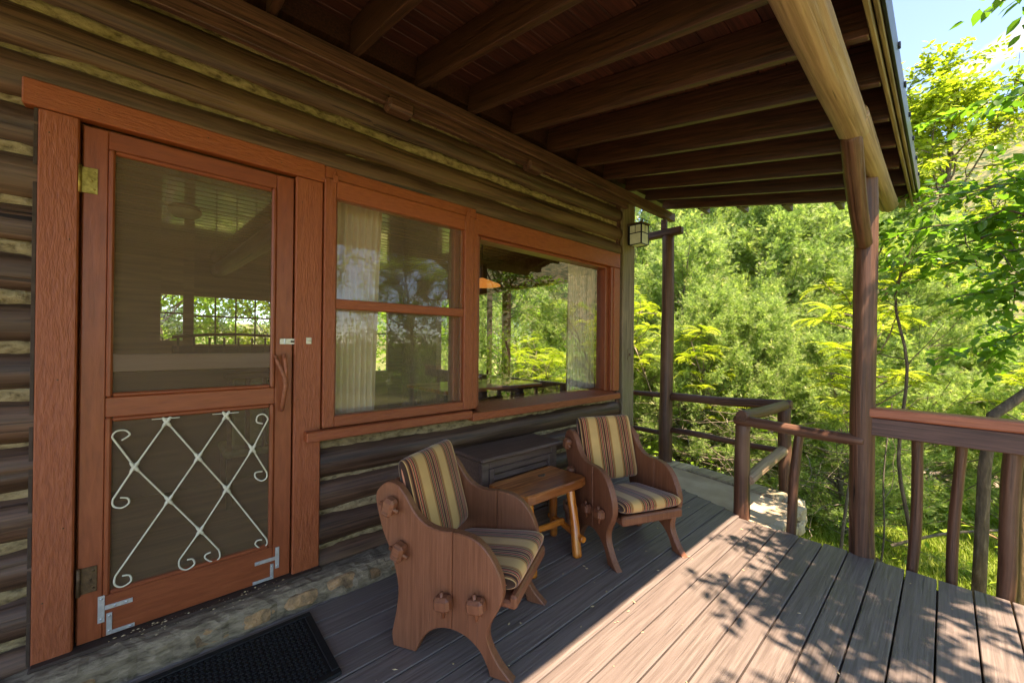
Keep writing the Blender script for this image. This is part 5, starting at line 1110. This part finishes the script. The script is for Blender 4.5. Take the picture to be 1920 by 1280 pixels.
# dead inner twigs of the thicket, ground cover, lawn
def dead_twigs():
    rg = np.random.default_rng(50); lines = []
    for i in range(420):
        p = np.array([rg.uniform(5.2, 7.4), rg.uniform(-3.0, 1.6), 0.0]); p[2] = gz(p[0], p[1]) + rg.uniform(0.1, 1.5); az = rg.uniform(2.2, 4.4)
        lines.append((limb(p, (math.cos(az), math.sin(az), rg.uniform(-0.1, 0.35)), rg.uniform(0.5, 1.4), 6, rg, 0.0, 0.12), rg.uniform(0.004, 0.008), 0.0015))
    o = bpy.data.objects.new('dead_twigs', tubes_mesh('dead_twigs', lines, 'twig', 3)); COL.objects.link(o); meta(o, 'tangle of bare dead twigs low in the juniper thicket', 'twigs', kind='stuff')
dead_twigs()
def cover():
    rg = np.random.default_rng(60); n = 52000
    x = rg.uniform(4.5, 13, n); y = rg.uniform(-7, 5, n); keep = ~((x < 9.5) & (x > 4.8) & (y > 0.9) & (y < 3.4) & (rg.uniform(0, 1, n) < 0.93)); x, y = x[keep], y[keep]
    z = np.array([gz(a, b) for a, b in zip(x, y)]) + np.abs(rg.normal(0, 1, len(x))) * (0.14 + 0.16 * (np.sin(1.7 * x) * np.cos(1.3 * y) > 0)) 
    ax = rg.normal(0, 1, (len(x), 3)); ax[:, 2] *= 0.35; nr = np.array([0, 0, 1.0]) + rg.normal(0, 0.5, (len(x), 3))
    me = scatter_mesh('ground_cover', DIAMOND[0], DIAMOND[1], np.stack([x, y, z], 1), ax, nr, 0.085 * rg.uniform(0.5, 1.3, len(x)), 0.5 + rg.normal(0, 0.25, len(x)), 'cover')
    o = bpy.data.objects.new('ground_cover', me); COL.objects.link(o); meta(o, 'leafy green ground cover under the trees', 'ground cover', kind='stuff')
cover()
def lawn():
    rg = np.random.default_rng(61); n = 90000
    x = rg.uniform(4.4, 12, n); y = rg.uniform(0.4, 4.2, n); z = np.array([gz(a, b) for a, b in zip(x, y)]) - 0.01
    ax = rg.normal(0, 0.45, (n, 3)); ax[:, 2] = 1; nr = rg.normal(0, 1, (n, 3)); nr[:, 2] *= 0.2
    me = scatter_mesh('grass', [(0, 0.05, 0), (0, -0.05, 0), (0.6, 0, 0.06), (1, 0, 0.22)], [(0, 1, 2), (0, 2, 3)], np.stack([x, y, z], 1), ax, nr, rg.uniform(0.07, 0.17, n), 0.5 + rg.normal(0, 0.22, n), 'grass')
    o = bpy.data.objects.new('grass', me); COL.objects.link(o); meta(o, 'sunlit lawn grass below the deck', 'grass', kind='stuff')
lawn()

def woods():
    rg = np.random.default_rng(90); P = []; 
    for i in range(2600):
        a = rg.uniform(-2.9, 2.4); r = rg.uniform(13.5, 24)
        if abs(a) < 0.42 or a > 0.42: r = rg.uniform(19, 27)
        h = (4.0 if -0.05 < a < 0.42 else 3.6 if a > 0.42 else 8.5) * rg.uniform(0, 1) ** 0.8; c = np.array([2 + r * math.cos(a), -1 + r * math.sin(a), -2 + h])
        P.append(c + rg.normal(0, 0.55, (42, 3)))
    P = np.concatenate(P); n = len(P); ax = rg.normal(0, 1, (n, 3)); nr = np.array([0, 0, 1.0]) + rg.normal(0, 0.6, (n, 3))
    me = scatter_mesh('woods', DIAMOND[0], DIAMOND[1], P, ax, nr, 0.26 * rg.uniform(0.6, 1.3, n), 0.5 + rg.normal(0, 0.25, n), 'broad')
    o = bpy.data.objects.new('woods', me); COL.objects.link(o); meta(o, 'leafy woods closing the view all around the cabin', 'woods', kind='stuff')
woods()

def litter():
    rg = random.Random(14); V, Fc = [], []
    for i in range(170):
        x, y, r = rg.uniform(0.2, 3.3), rg.uniform(0.3, 2.7), rg.uniform(0.002, 0.006); a = rg.uniform(0, 6.28); b = len(V); l = r * rg.uniform(1, 3)
        for dx, dy, dz in ((l, 0, 0), (0, r, 0), (-l, 0, 0), (0, -r, 0), (0, 0, r * 0.7)): V.append((x + dx * math.cos(a) - dy * math.sin(a), y + dx * math.sin(a) + dy * math.cos(a), 0.002 + dz))
        for p, q in ((0, 1), (1, 2), (2, 3), (3, 0)): Fc.append((b + p, b + q, b + 4))
    meta(mesh_obj('leaf_litter', V, Fc, 'debris'), 'small bits of leaf litter scattered on the deck boards', 'litter', kind='stuff')
litter()
